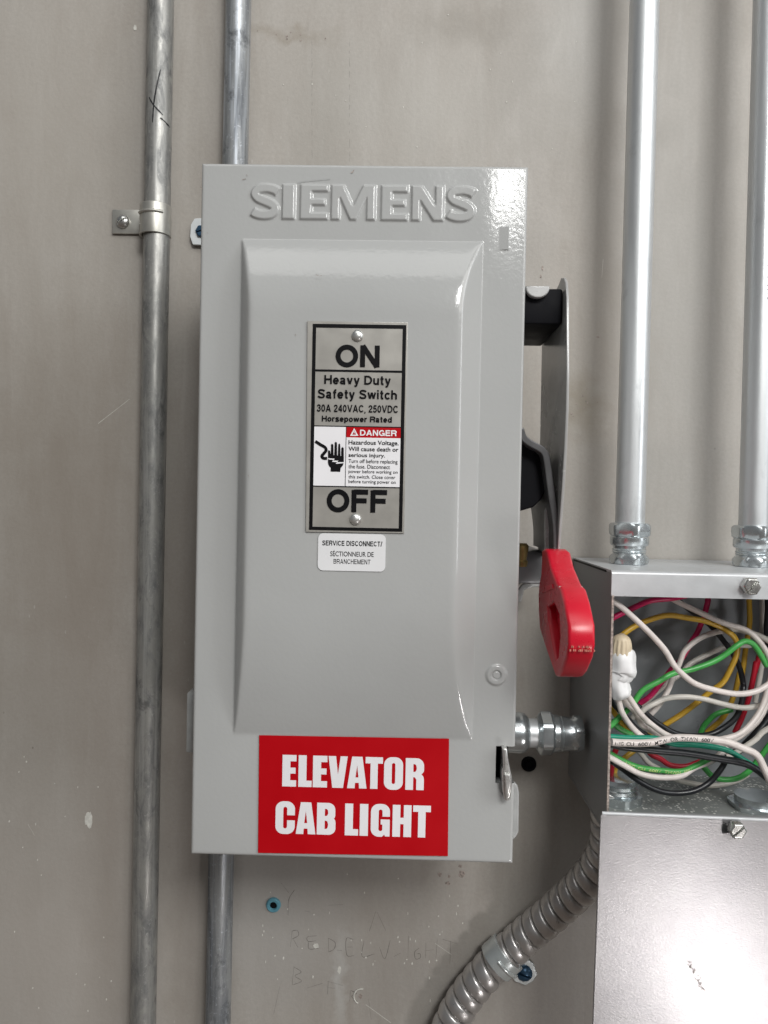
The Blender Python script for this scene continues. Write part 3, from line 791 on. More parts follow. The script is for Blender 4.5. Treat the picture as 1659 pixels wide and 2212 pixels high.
hand = [(410, 1265), (411, 1238), (396, 1220), (390, 1200), (391, 1112), (397, 1106), (406, 1112), (412, 1140), (413, 1066), (421, 1059), (430, 1066), (432, 1145), (437, 1145), (440, 1052), (448, 1045), (457, 1052), (458, 1145),
        (463, 1148), (467, 1064), (474, 1057), (481, 1064), (483, 1150), (487, 1150), (489, 1092), (498, 1084), (507, 1092), (508, 1190), (502, 1218), (484, 1240), (481, 1266)]
flat_t([P1(hand)], 'hand_symbol', M['ink'])
flat_t([P1([(392, 1166), (440, 1170), (432, 1184), (468, 1184), (458, 1196), (508, 1196), (508, 1203), (448, 1208), (458, 1196), (420, 1193), (432, 1180), (392, 1174)])], 'bolt_symbol', M['white_vinyl'], .00008)
cab = [C1(x, y) for x, y in ((297, 1042), (335, 1066), (368, 1086), (377, 1108), (360, 1132), (346, 1150), (356, 1166), (384, 1168))]
pts = tube_pts([at(a_, b_, DT) for a_, b_ in cab], 5); Lp, Rp = [], []
for i, p in enumerate(pts):
    t = (pts[min(i+1, len(pts)-1)]-pts[max(i-1, 0)]).normalized(); n_ = Vector((-t.z, 0, t.x)); w_ = .00082
    Lp.append(((p+n_*w_).x, (p+n_*w_).z)); Rp.append(((p-n_*w_).x, (p-n_*w_).z))
flat_t([Lp+Rp[::-1]], 'cable_symbol', M['ink'])
for x, y in ((609, 264), (594, 1616)):
    link('rivet', screw_me(at(*C1(x, y), D1), (0, -1, 0), .00305, .0019, 0, False, False), M['rivet'], npo)

# --- small white label
SL = link('small_label', plate_me([round_rect(at(687, 1190, DN).x, at(833, 1190, DN).x, at(760, 1233.5, DN).z, at(760, 1153, DN).z, .0028)], .0002, 0, FRONT, DN), M['label_white'], sw)
def lt(body, x0, y0, x1, y1, bold):
    a_, b_ = C1(x0, y0), C1(x1, y1); return text_fit(body, a_[0], b_[0], a_[1], b_[1], DN+.0003, bold)
def ls(body, x0, y0, x1, y1, k):
    a_, b_ = C1(x0, y0), C1(x1, y1); return stroke_fit(body, a_[0], b_[0], a_[1], b_[1], DN+.0003, k)
link('label_text', join(ls('SERVICE DISCONNECT/', 348, 1775, 792, 1815, 1.05), lt('SÉCTIONNEUR DE', 408, 1846, 728, 1892, .008), ls('BRANCHEMENT', 432, 1910, 704, 1948, .75)), M['ink'], SL)

# --- red sticker with heavy condensed capitals
DS = DD + .0006
RS = link('red_sticker', plate_me([px_loop([(560, 1588), (970, 1595.5), (967.5, 1849), (557.5, 1842)], DS)], .0002, 0, FRONT, DS), M['red_sticker'], sw)
def arcp(cx, cy, rx, ry, a0, a1, n=8): return [(cx+rx*math.cos(math.radians(a0+(a1-a0)*k/n)), cy+ry*math.sin(math.radians(a0+(a1-a0)*k/n))) for k in range(n+1)]
def rr_(x0, x1, y0, y1, rx, ry): return arcp(x1-rx, y1-ry, rx, ry, 0, 90)+arcp(x0+rx, y1-ry, rx, ry, 90, 180)+arcp(x0+rx, y0+ry, rx, ry, 180, 270)+arcp(x1-rx, y0+ry, rx, ry, 270, 360)
GH = {
 'E': [[(0, 0), (1, 0), (1, .2), (.57, .2), (.57, .41), (.95, .41), (.95, .6), (.57, .6), (.57, .8), (1, .8), (1, 1), (0, 1)]],
 'L': [[(0, 0), (1, 0), (1, .2), (.6, .2), (.6, 1), (0, 1)]],
 'I': [[(0, 0), (1, 0), (1, 1), (0, 1)]],
 'V': [[(0, 1), (.22, 0), (.78, 0), (1, 1), (.63, 1), (.505, .42), (.39, 1)]],
 'A': [[(0, 0), (.235, 1), (.765, 1), (1, 0), (.615, 0), (.595, .175), (.405, .175), (.385, 0)], [(.425, .345), (.575, .345), (.5, .73)]],
 'T': [[(0, 1), (1, 1), (1, .8), (.71, .8), (.71, 0), (.29, 0), (.29, .8), (0, .8)]],
 'H': [[(0, 0), (.41, 0), (.41, .4), (.59, .4), (.59, 0), (1, 0), (1, 1), (.59, 1), (.59, .6), (.41, .6), (.41, 1), (0, 1)]],
 'O': [rr_(0, 1, -.015, 1.015, .42, .24), rr_(.41, .59, .17, .83, .09, .05)],
 'C': [arcp(.42, .775, .42, .24, 90, 180)+arcp(.42, .225, .42, .24, 180, 270)+arcp(.58, .225, .42, .24, 270, 360)+[(1, .42), (.6, .42), (.6, .22)]+arcp(.5, .22, .1, .06, 0, -180)+arcp(.5, .78, .1, .06, 180, 0)+[(.6, .58), (1, .58), (1, .775)]+arcp(.58, .775, .42, .24, 0, 90)],
 'G': [arcp(.42, .775, .42, .24, 90, 180)+arcp(.42, .225, .42, .24, 180, 270)+[(.6, -.015), (.72, .06), (.76, 0), (1, 0), (1, .53), (.52, .53), (.52, .37), (.61, .37), (.61, .22)]+arcp(.51, .22, .1, .06, 0, -180)+arcp(.51, .78, .1, .06, 180, 0)+[(.61, .62), (1, .62), (1, .775)]+arcp(.58, .775, .42, .24, 0, 90)],
 'B': [[(0, 0), (.6, 0)]+arcp(.62, .2, .38, .2, -90, 0)+arcp(.8, .39, .2, .14, 0, 60)+arcp(.78, .62, .2, .14, -50, 0)+arcp(.6, .78, .38, .22, 0, 90)+[(0, 1)], [(.42, .59), (.5, .59)]+arcp(.5, .70, .1, .11, -90, 90)+[(.42, .81)], [(.42, .18), (.5, .18)]+arcp(.5, .31, .1, .13, -90, 90)+[(.42, .44)]],
 'R': [[(0, 0), (.42, 0), (.42, .40), (.5, .40), (.59, .33), (.59, 0), (1, 0), (1, .32)]+arcp(.8, .36, .19, .13, 0, 70)+arcp(.78, .64, .22, .14, -60, 0)+arcp(.6, .76, .4, .24, 0, 90)+[(0, 1)], [(.42, .57), (.5, .57)]+arcp(.5, .69, .1, .12, -90, 90)+[(.42, .81)]],
}
C5 = lambda x, y: ((700+x/1.3825)/1.8517, (2800+y/1.3825)/1.8517)
loops = []
for word, y0, y1, xc in (([('E', 594, 671), ('L', 683, 757), ('E', 763, 842), ('V', 847, 955), ('A', 952, 1062), ('T', 1052, 1150), ('O', 1156, 1261), ('R', 1275, 1377)], 312, 487, 985),
                     ([('C', 556, 663), ('A', 668, 779), ('B', 785, 888), ('L', 940, 1014), ('I', 1022, 1068), ('G', 1083, 1188), ('H', 1203, 1307), ('T', 1315, 1415)], 572, 748, 985)):
    ztop, zbot = at(*C5(xc, y0), DS).z, at(*C5(xc, y1), DS).z
    for ch_, x0, x1 in word:
        a_, b_ = at(*C5(x0, (y0+y1)/2), DS).x, at(*C5(x1, (y0+y1)/2), DS).x
        sq = .0001 if ch_ in 'VAT' else 0
        for k, lp in enumerate(GH[ch_]): loops.append([(a_+sq+(b_-a_-2*sq)*u, zbot+(ztop-zbot)*v) for u, v in lp])
# letters that overlap in x (A and T) get their own sheets
me_ = plate_me(loops, .00005, 0, FRONT, DS+.00025)
link('lettering', me_, M['white_vinyl'], RS)

# --- handle side: pivot block, cap, guard, lever, red grip
GX = at(1226, 850, .13).x
xb = DW/2-.003
za, zb_ = at(1175, 640, .115).z, at(1168, 746, .058).z
link('pivot_block', box_me((xb, -.117, zb_), (GX-.0012, -.055, at(1175, 625, .115).z), .0012), M['black'], sw)
cap = px_loop([(1136, 618)] + [(1161.5+25.5*math.cos(t), 622+21*math.sin(t)) for t in np.linspace(math.pi, 0, 16)] + [(1187, 618)], .121)
link('pivot_cap', plate_me([cap], .004, .0006, FRONT, .1175), M['guard'], sw)
SIDE = Matrix(((0, 0, 1, 0), (-1, 0, 0, 0), (0, 1, 0, 0), (0, 0, 0, 1)))      # 2D (d,z) -> world, thickness along +x
def zat(py, D): return at(829.5, py, .5498-D).z + (GX-.0233)*0
def gz_(px, py, d): return at(px, py, d).z
prof = [(.104, gz_(1200, 612, .104)), (.109, gz_(1208, 600, .109)), (.116, gz_(1214, 600, .116)), (.121, gz_(1219, 610, .121)), (.1245, gz_(1222, 640, .1245)), (.1265, gz_(1225, 700, .1265)), (.1300, gz_(1227, 800, .13)), (.1305, gz_(1228, 880, .1305)),
        (.1285, gz_(1226, 970, .1285)), (.1245, gz_(1222, 1060, .1245)), (.1195, gz_(1217, 1140, .1195)), (.117, gz_(1213, 1200, .117)), (.056, gz_(1166, 1200, .056)), (.053, gz_(1166, 745, .053)), (.056, gz_(1170, 650, .056)), (.095, gz_(1195, 626, .095))]
link('handle_guard', plate_me([prof], .0016, .0005, SIDE, GX-.0008), M['guard'], sw)
# lever: a bent strip running from the box side down into the grip
C4 = lambda x, y: (972.1+x*.2279, 540+y*.2279)
Cg = lambda x, y: ((1900+x/2.458)/1.8517, (1900+y/2.458)/1.8517)
cl = [C4(672, 1690), C4(700, 1770), C4(760, 1825), C4(860, 1880), C4(905, 1925), C4(925, 2000), Cg(735, 20), Cg(765, 250), Cg(790, 400), Cg(806, 560), Cg(808, 760)]
P = tube_pts([at(a_, b_, .117) for a_, b_ in cl], 4)
fr, bk = [], []
for i, p in enumerate(P):
    t = (P[min(i+1, len(P)-1)]-P[max(i-1, 0)]).normalized(); n_ = Vector((-t.z, 0, t.x)); w_ = .0019
    fr.append(((p+n_*w_).x, (p+n_*w_).z)); bk.append(((p-n_*w_).x, (p-n_*w_).z))
lever = link('lever', plate_me([fr+bk[::-1]], .066, .0006, FRONT, .050), M['dark_steel'], sw)
shade_outline = [(1116, 925), (1128, 936), (1150, 962), (1178, 980), (1187, 992), (1189, 1015), (1184, 1048), (1170, 1078), (1152, 1096), (1116, 1106)]
link('lever_shade_plate', plate_me([px_loop(shade_outline, .106)], .040, .001, FRONT, .066), M['black'], sw)  # black plate added to stand for the shade inside the lever
tg = [Cg(690, 740), Cg(690, 370), Cg(700, 325), Cg(714, 308), Cg(730, 328), Cg(735, 370), Cg(735, 740)]
link('lever_tongue', plate_me([px_loop(tg, .104)], .004, .0006, FRONT, .100), M['guard'], lever)
# lower bracket of the mechanism, between box and lever
link('lower_bracket', box_me((xb, -.07, at(1140, 1258, .06).z), (at(1172, 1220, .055).x, -.012, at(1150, 1188, .06).z), .002), M['dark_steel'], sw)
link('bracket_lip', plate_me([px_loop([(1116, 1300), (1118, 1275), (1128, 1262), (1150, 1256), (1166, 1258), (1166, 1268), (1150, 1268), (1132, 1274), (1126, 1300)], .03)], .003, .0008, FRONT, .028), M['guard'], sw)
br = at(1126, 1193, .085)
link('brass_screw', lathe_me(br + Vector((0, 0, -.0085)), (0, 0, 1), [(0, .0036), (.003, .0042), (.004, .0032), (.008, .0038), (.0105, .0044), (.0125, .0044), (.014, .0030)], 24), M['brass'], sw)
# red grip: profile in depth/height with a triangular finger opening
GXR = at(1287, 1356, .188).x
gp = [(.122, gz_(1213, 1186, .122)), (.131, gz_(1222, 1192, .131)), (.141, gz_(1236, 1225, .141)), (.1585, gz_(1254, 1262, .1585)), (.168, gz_(1264, 1272, .168)), (.1765, gz_(1274, 1300, .1765)), (.1870, gz_(1287, 1350, .187)),
      (.1885, gz_(1288, 1395, .1885)), (.185, gz_(1284, 1422, .185)), (.1745, gz_(1268, 1452, .1745)), (.168, gz_(1262, 1461, .168)), (.1605, gz_(1225, 1462, .1605)), (.148, gz_(1207, 1432, .148)), (.133, gz_(1193, 1400, .133)), (.115, gz_(1175, 1360, .115)), (.110, gz_(1164, 1320, .110)),
      (.108, gz_(1164, 1285, .108)), (.1095, gz_(1166, 1262, .1095)), (.115, gz_(1172, 1240, .115)), (.116, gz_(1171, 1215, .116)), (.116, gz_(1180, 1188, .116))]
tri = [(.152, gz_(1213, 1302, .152)), (.166, gz_(1235, 1330, .166)), (.1695, gz_(1240, 1375, .1695)), (.166, gz_(1236, 1420, .166)), (.160, gz_(1228, 1424, .160)), (.139, gz_(1200, 1335, .139)), (.136, gz_(1202, 1312, .136))]
GT = .0128
grip = link('red_grip', join(plate_me([gp, tri], GT, .0016, SIDE, GXR-GT, 45), plate_me([[(a_, b_) for a_, b_ in tri]], .0055, 0, SIDE, GXR-GT+.0046, 45)), M['red_plastic'], lever)
rb = [(.118, gz_(1170, 1270, .118)), (.150, gz_(1200, 1262, .150)), (.152, gz_(1203, 1272, .152)), (.120, gz_(1172, 1282, .120))]
link('grip_rib', plate_me([rb], .0012, .0004, SIDE, GXR-GT-.0008), M['red_plastic'], grip)
# mould seam and moulded print on the front of the grip
fy = lambda d: -d-.0006
def onfront(y_px, d, x0, x1, h, name, mat):
    z_ = gz_(1250, y_px, d); link(name, box_me((GXR-GT*x0, -d-.0004, z_-h/2), (GXR-GT*x1, -d+.0006, z_+h/2)), mat, grip)
onfront(1268.5, .1635, .97, .06, .0006, 'mould_seam', M['wire_cream'])

mk = []
for row_, (py_, x_a, x_b) in enumerate(((1396, .12, .86), (1404, .06, .94))):
    zc_ = gz_(1265, py_, .187)
    x_ = x_a
    while x_ < x_b:
        w_ = random.uniform(.015, .05)
        if random.random() < .6: mk.append([(GXR-GT*(1-x_), zc_-random.uniform(.0003, .0007)), (GXR-GT*(1-x_-w_), zc_-.0005), (GXR-GT*(1-x_-w_), zc_+random.uniform(.0002, .0007)), (GXR-GT*(1-x_), zc_+.0004)])
        x_ += w_+.025
link('mould_print', plate_me(mk, .0012, 0, FRONT, .1876), M['pale_red'], grip)
# ------------------------------------------------------------------ short fitting between switch and junction box
zc = at(1180, 1584, .05); yA = zc
jx0 = at(1318.5, 1400, .102).x
nip = root('pipe_nipple', 'short zinc pipe fitting with hexagon nuts joining the two boxes', 'pipe fitting', (DW/2, -.05, zc.z))
def Nx(cx): return at(972.1+cx*.2279, 1584, .05).x
s_ = (.5498-.05)/1660*.2279
o0 = Vector((0, -.05, zc.z))
xz = Nx(640)
def lat_x(prof, name, mat): link(name, lathe_me(o0, (1, 0, 0), prof, 48), mat, nip)
lat_x([(DW/2-.001, .0124), (Nx(640), .0130), (Nx(665), .0131), (Nx(705), .0124), (Nx(730), .0108), (Nx(742), .0094)], 'compression_nut', M['zinc'])
lat_x([(Nx(735), R_EMT+.0002), (Nx(845), R_EMT+.0002)], 'tube', M['new_pipe'])
lat_x([(Nx(820), .0102), (Nx(832), .0118, .4), (Nx(855), .0140, .4), (Nx(945), .0142, .4), (Nx(970), .0128, .4)], 'hex_nut', M['zinc'])
lat_x([(Nx(969), .0122), (Nx(1015), .0120), (Nx(1022), .0112), (Nx(1045), .0109), (Nx(1050), .0114), (Nx(1100), .0108), (Nx(1150), .0109), (Nx(1165), .0121, .2), (Nx(1215), .0123, .2), (min(Nx(1240), jx0), .0118, .2)], 'collar', M['zinc'])

# ------------------------------------------------------------------ junction box
JD = .102; TH = .0015
jx1 = jx0 + .157
jz1 = at(1450, 1233, JD).z - .0005; jz0 = at(1450, 1808, JD).z
jb = root('junction_box', 'open grey steel junction box full of coloured wires', 'junction box', ((jx0+jx1)/2, 0, jz0))
zf0 = at(1480, 1291, JD).z                    # lower edge of the top lip
zl1 = at(1480, 1759, JD).z                    # upper edge of the bottom lip
link('back_panel', box_me((jx0+TH, -.0035, jz0), (jx1-TH, -.002, jz1-TH)), M['jback'], jb)
link('side_panel', box_me((jx0, -JD+.0004, jz0+.001), (jx0+TH, -.002, jz1-.0012)), M['jbox_shaded'], jb)
link('side_panel', box_me((jx1-TH, -JD+.0004, jz0+.001), (jx1, -.002, jz1-.0012)), M['jbox_shaded'], jb)
link('cut_edge', box_me((jx0+.0001, -JD-.0002, jz0+.012), (jx0+TH-.0001, -JD+.0003, zf0+.0004)), M['edge'], jb)
def profile_x(poly, x0, x1, name, mat, par, bev=0.0):
    fr_ = Matrix(((0, 0, 1, 0), (-1, 0, 0, 0), (0, 1, 0, 0), (0, 0, 0, 1)))
    return link(name, plate_me([poly], x1-x0, bev, fr_, x0), mat, par)
def lip(z, sgn, zl):
    b = .0022; o = [(.002, z), (JD-b, z)] + [(JD-b+b*math.sin(t), z-sgn*(b-b*math.cos(t))) for t in np.linspace(.3, math.pi/2, 5)] + [(JD, zl), (JD-TH, zl), (JD-TH, z-sgn*TH), (.002, z-sgn*TH)]
    return o
profile_x(lip(jz1, 1, zf0), jx0-.0002, jx1, 'top_panel', M['jbox_lit'], jb)
profile_x(lip(jz0, -1, zl1), jx0-.0002, jx1, 'bottom_panel', M['jbox_shaded'], jb)
link('box_floor', box_me((jx0+TH, -JD+TH+.0002, jz0+TH), (jx1-TH, -.0036, jz0+TH+.0004)), M['jfloor'], jb)
link('shadow_gap_strip', box_me((jx0-.0005, -JD+.012, jz1-.0021), (jx0+.0002, -.004, jz1-.0009)), M['ink'], jb)  # inked strip stands for the shadow gap under the top panel
link('cover_screw', screw_me(at(1618, 1265, JD+.0005), (0, -1, 0), .0052, .0052, .85, True), M['steel'], jb)
# lower screw that the cover hangs from, standing proud of the cover
link('cover_screw', join(lathe_me(at(1588, 1789, JD), (0, -1, 0), [(0, .002), (.006, .002)], 16), screw_me(at(1588, 1789, JD+.006), (0, -1, 0), .0048, .005, .75, True)), M['steel'], jb)

# hanging cover
cz1 = 1755
def cov(px, py): return at(px, py, JD+.004)
cp_ = [cov(1297, 1757), cov(1280, 2212)]
dirv = (cp_[1]-cp_[0]).normalized(); perp = Vector((-dirv.z, 0, dirv.x))
perp = perp if perp.x > 0 else -perp
A0 = cp_[0]
def cl_(u, v): p = A0 + perp*u + dirv*v; return (p.x, p.z)
s1 = cov(1588, 1789) - A0; su, sv_ = s1.dot(perp), s1.dot(dirv)
hole_ = [cl_(su+.0030*math.cos(t), sv_+.0030*math.sin(t)) for t in np.linspace(-2.3, 2.3, 12)] + [cl_(su-.0072, sv_+.0030), cl_(su-.0078, sv_), cl_(su-.0072, sv_-.0030)]
out_ = [cl_(u, v) for u, v in ((0, .0012), (.0012, 0), (.160, 0), (.160, .165), (0, .165))]
cover = tag(link('box_cover', plate_me([out_, hole_], .0016, .0004, FRONT, JD+.0028), M['cover']), 'flat textured steel cover hanging under the open junction box', 'cover')
# rolled seam at the top edge of the cover
e0 = Vector((*cl_(.001, 0), 0)); 
link('rolled_edge', tube_me([Vector((cl_(u, 0)[0], -JD-.0036, cl_(u, 0)[1])) for u in (.001, .08, .1595)], .0011, 10), M['jbox_lit'], cover)
bpts = tube_pts([Vector((cl_(su+a_, sv_+b_)[0], -JD-.0045, cl_(su+a_, sv_+b_)[1])) for a_, b_ in ((-.017, -.0055), (-.011, -.0075), (-.005, -.004), (-.002, -.003))], 5)
# scrape of torn print near the glare
tp = []
for k in range(42):
    u_, w_ = random.random(), random.gauss(0, .0008)
    c_ = at(1488+u_*30, 2078+u_*62, JD+.005)
    tp.append([(c_.x+w_+.00032*math.cos(t), c_.z+.00032*math.sin(t)) for t in np.linspace(0, 5.2, 6)])
link('print_scrape', plate_me(tp, .0001, 0, FRONT, JD+.0046), M['edge'], cover)

# ------------------------------------------------------------------ bright conduits rising from the junction box
def riser(px, pyb, label):
    jy = -.05
    b_ = at(px, pyb, .05); t_ = at(px+30.5, 40, .05)
    f = lambda z: b_ + (t_-b_)*((z-b_.z)/(t_.z-b_.z))
    rt = root('conduit', label, 'conduit', f(jz1), 'bright conduits on the junction box')
    ax = (t_-b_).normalized()
    link('tube', tube_me([f(z) for z in np.linspace(jz1+.002, 1.2, 12)], R_EMT+.0003, 48), M['new_pipe'], rt)
    o_ = f(jz1)
    k = .5/1660
    def part(prof, name): link(name, lathe_me(o_, ax, prof, 48), M['zinc'], rt)
    part([(.0, .0112), (.0004, .0118), (.0022, .0124, .1), (.0045, .0124, .1), (.0062, .0108)], 'locknut')
    part([(.006, .0104), (.0072, .0102), (.0078, .0108), (.0086, .0102), (.0094, .0108), (.0102, .0102), (.0122, .0104)], 'threaded_neck')
    part([(.012, .0115), (.0135, .0122), (.0172, .0122), (.0180, .0116)], 'shoulder_ring')
    part([(.0178, .0112), (.0188, .0130, .25), (.0215, .0134, .25), (.0250, .0133, .25), (.0264, .0118), (.0268, R_EMT+.0002)], 'compression_nut')
    return rt
riser(1361, 1118, 'shiny round conduit rising from the junction box, nearest the red handle')
ris = riser(1629, 1120, 'shiny round conduit rising from the junction box at the right edge of the photo')
st2 = []
y_ = 330
while y_ < 690:
    h_ = random.uniform(3, 9); x_ = 1650.5 + (330-y_)*.0225
    st2.append([(x_+random.uniform(-1.5, 1.5), y_), (x_+random.uniform(-1.5, 1.5), y_+h_)])
    if random.random() < .6: st2.append([(x_-2.2, y_+h_*.5), (x_+2.2, y_+h_*.5)])
    y_ += h_ + random.uniform(2, 6) + (40 if random.random() < .12 else 0)
me = ribbon_me(st2, .05, .0004, 2)
tz = [c_ for c_ in ris.children if c_.name.startswith('tube')][0]
p0_, p1_ = ris.location, at(1629+30.5, 40, .05)
for v in me.vertices:
    t = (v.co.z-p0_.z)/(p1_.z-p0_.z); ax_ = p0_.x+(p1_.x-p0_.x)*t; dx = max(-.95, min(.95, (v.co.x-ax_)/(R_EMT+.0003)))
    v.co.y = -.05 - (R_EMT+.0003)*math.sqrt(1-dx*dx) - .0002
link('stamped_print', me, M['dark_steel'], ris)

# ------------------------------------------------------------------ flexible conduit
fc = [(1322, 1690, .055), (1316, 1740, .05), (1313, 1822, .046), (1278, 1890, .038), (1206, 1962, .025), (1119, 2036, .0155), (1036, 2116, .0145), (979, 2200, .015), (946, 2300, .020), (925, 2420, .020), (915, 2560, .02)]
ctl = [at(a_, b_, c_) for a_, b_, c_ in fc]
P = tube_pts(ctl, 60)
# resample evenly
L = [0]
for i in range(1, len(P)): L.append(L[-1]+(P[i]-P[i-1]).length)
pitch = .0098; step = pitch/20; n_ = int(L[-1]/step); Q = []; j = 0
for i in range(n_):
    s0 = i*step
    while L[j+1] < s0: j += 1
    t = (s0-L[j])/max(1e-9, L[j+1]-L[j]); Q.append(P[j].lerp(P[j+1], t))
def ribr(i, a):
    u_ = ((i*step/pitch + a/(2*math.pi)) % 1)*2-1
    e_ = abs(u_); g_ = max(0, min(1, (e_-.80)/.17)); return .0122 - .0011*e_*e_ - .0032*g_*g_*(3-2*g_)
flex = root('flexible_conduit', 'ribbed flexible metal conduit curving down from under the junction box', 'flexible conduit', P[-1])
link('ribbed_tube', tube_me(Q, ribr, 40), M['flex'], flex)
# its connector seen inside the box floor
cb = at(1336, 1700, .055); cb = Vector((max(cb.x, jx0+.013), -.055, jz0+TH+.0004))
link('connector', lathe_me(cb, (0, 0, 1), [(0, .0145, .2), (.0055, .0150, .2), (.006, .0115), (.0075, .0126), (.009, .0115), (.0105, .0126), (.012, .0115), (.0135, .0124), (.016, .0120), (.0165, .009)], 40), M['zinc'], flex)
ln2 = tag(link('locknut', lathe_me(Vector((at(1636, 1718, .06).x, -.058, jz0+TH+.0005)), (0, 0, 1), [(0, .0165, .2), (.003, .0170, .2), (.0032, .0128), (.0075, .0128), (.0078, .0105)], 40), M['zinc']), 'zinc locknut standing on the dusty floor of the junction box', 'locknut')
# strap around the flexible conduit
sc_ = min(range(len(Q)), key=lambda i: (Q[i]-at(1076, 2060, .015)).length)
T = (Q[min(sc_+8, len(Q)-1)]-Q[sc_-8]).normalized(); c0 = Q[sc_]
fs = root('flex_strap', 'shiny one hole strap with a blue screw clamping the ribbed conduit', 'strap', (c0.x, 0, c0.z))
side = Vector((-T.z, 0, T.x)); side = side if side.x > 0 else -side
fr4 = Matrix(((side.x, 0, T.x, c0.x), (side.y, 1, T.y, c0.y), (side.z, 0, T.z, c0.z), (0, 0, 0, 1)))
ro, ri = .0140, .0122
arc_o = [(ro*math.cos(t), -ro*math.sin(t)) for t in np.linspace(.15, math.pi+.6, 36)]
arc_i = [(ri*math.cos(t), -ri*math.sin(t)) for t in np.linspace(math.pi+.6, .15, 36)]
link('band', plate_me([arc_o+arc_i], .0125, .0004, fr4, -.006), M['bright'], fs)
bd = [Vector((0, 0, 0)) for _ in range(3)]
ridge = [c0 + side*((ro+.0002)*math.cos(t)) + Vector((0, -1, 0))*((ro+.0002)*math.sin(t)) for t in np.linspace(.5, 2.0, 18)]
link('rib', tube_me(ridge, .0013, 8), M['bright'], fs)
tabp = [(.0120, -.0068), (.0250, -.0092), (.0325, -.0060), (.0340, 0), (.0325, .0060), (.0250, .0092), (.0120, .0068)]
frt = Matrix(((side.x, T.x, 0, c0.x), (0, 0, -1, 0), (side.z, T.z, 0, c0.z), (0, 0, 0, 1)))
link('tab', plate_me([tabp], .002, .0005, frt, .001), M['bright'], fs)
link('web', plate_me([[(.0118, .001), (.0140, .001), (.0142, .007), (.0128, .0075)]], .011, .0003, Matrix(((side.x, 0, T.x, c0.x), (0, -1, 0, 0), (side.z, 0, T.z, c0.z), (0, 0, 0, 1))), -.0055), M['bright'], fs)
link('screw', screw_me(c0 - Vector((0, c0.y, 0)) + side*.0252 + Vector((0, -.003, 0)), (0, -1, 0), .0056, .0042, -.3, False), M['blue_screw'], fs)

# ------------------------------------------------------------------ wires in the junction box
A = lambda x, y: ((2250+x/2.018)/1.8517, (1950+y/2.018)/1.8517)
B = lambda x, y: ((2250+x/2.018)/1.8517, (2650+y/2.018)/1.8517)
RW = .00178
def wire(col, label, pts, d0, d1=None, dm=None, r=RW):
    """pts: ('A'|'B', x, y) crop pixels; depth runs d0 -> dm -> d1 in front of the wall"""
    d1 = d0 if d1 is None else d1; dm = (d0+d1)/2 if dm is None else dm
    P_ = []
    for i, p in enumerate(pts):
        t = i/(len(pts)-1); d = d0*(1-t)**2 + 2*t*(1-t)*(2*dm-(d0+d1)/2) + d1*t*t
        d = max(.007, min(.0965, d))
        px = (A if p[0] == 'A' else B)(p[1], p[2]); w = at(px[0], px[1], d)
        w.x = max(jx0+TH+r, min(jx1-TH-r, w.x)); w.z = max(jz0+TH+.001+r, w.z)
        if w.y > -(JD-.003) and w.z > jz1-TH-r: w.z = jz1-TH-r
        P_.append(w)
    for i in range(1, len(P_)-1): P_[i] = P_[i] + Vector((random.gauss(0, .00035), random.gauss(0, .0004), random.gauss(0, .00035)))
    path = tube_pts(P_, 8)
    o_ = link('wire', tube_me(path, r, 12), M['wire_'+col])
    tag(o_, label, 'wire', 'wires in the junction box')
    return o_, path
def seq(s, *xy): return [(s, x, y) for x, y in xy]
wire('pink', 'pink wire arching under the top lip of the junction box', seq('A', (370, 1075), (440, 1035), (520, 988), (700, 918), (880, 893), (1000, 872)), .078, .07)
wire('pink', 'pink wire dropping straight from the top lip behind the yellow loop', seq('A', (1172, 860), (1167, 930), (1132, 1050), (1085, 1165), (1032, 1255), (950, 1380), (870, 1480), (800, 1590)) + seq('B', (700, 270), (600, 345)), .045, .035)
wire('white', 'white wire sweeping from the upper left corner across the front of the box', seq('A', (385, 915), (480, 972), (600, 1080), (720, 1190), (820, 1310), (900, 1430), (970, 1515)) + seq('B', (1060, 160), (1200, 228), (1400, 258), (1560, 235), (1690, 160)), .092, .085)
wire('white', 'white wire slanting from the top lip down to the right edge', seq('A', (850, 880), (950, 935), (1100, 1000), (1300, 1090), (1480, 1150), (1580, 1230), (1650, 1350), (1700, 1480)), .058, .07)
wire('cream', 'cream wire branching right from the slanting white wire', seq('A', (1260, 1105), (1340, 1140), (1450, 1158), (1580, 1200), (1720, 1275)), .050, .055)
wire('black', 'long black wire looping from the top lip round under the yellow loop', seq('A', (900, 885), (1050, 1010), (1180, 1110), (1280, 1210), (1370, 1330), (1430, 1450), (1458, 1580)) + seq('B', (1462, 200), (1440, 320), (1380, 450), (1250, 560), (1100, 595), (950, 580), (830, 530), (740, 470), (650, 390), (560, 310)), .04, .06, .05)
wire('yellow', 'yellow wire making the big upper loop beside the tan wire nut', seq('A', (470, 1200), (560, 1130), (680, 1075), (850, 1037), (1000, 1042), (1180, 1080), (1320, 1150), (1395, 1220), (1400, 1330), (1370, 1450), (1290, 1570)) + seq('B', (1200, 230), (1000, 390), (820, 510), (640, 620)), .07, .045)
wire('green', 'bright green wire waving diagonally across the middle of the box', seq('A', (1650, 1440), (1590, 1330), (1540, 1258), (1480, 1245), (1400, 1280), (1250, 1390), (1050, 1460), (900, 1500), (780, 1562)) + seq('B', (650, 225), (560, 345), (470, 435), (380, 520)), .068, .075)
wire('white', 'white wire forming an arch just inside the yellow loop', seq('B', (700, 430), (780, 330), (850, 230), (890, 130)) + seq('A', (940, 1420), (990, 1320), (1100, 1222), (1220, 1175), (1330, 1155)), .052, .045)
wire('cream', 'cream wire with smudged print running behind the green wave', seq('B', (560, 455), (680, 320), (840, 180), (950, 95)) + seq('A', (1030, 1425), (1150, 1360), (1330, 1290), (1520, 1275)), .034, .03)
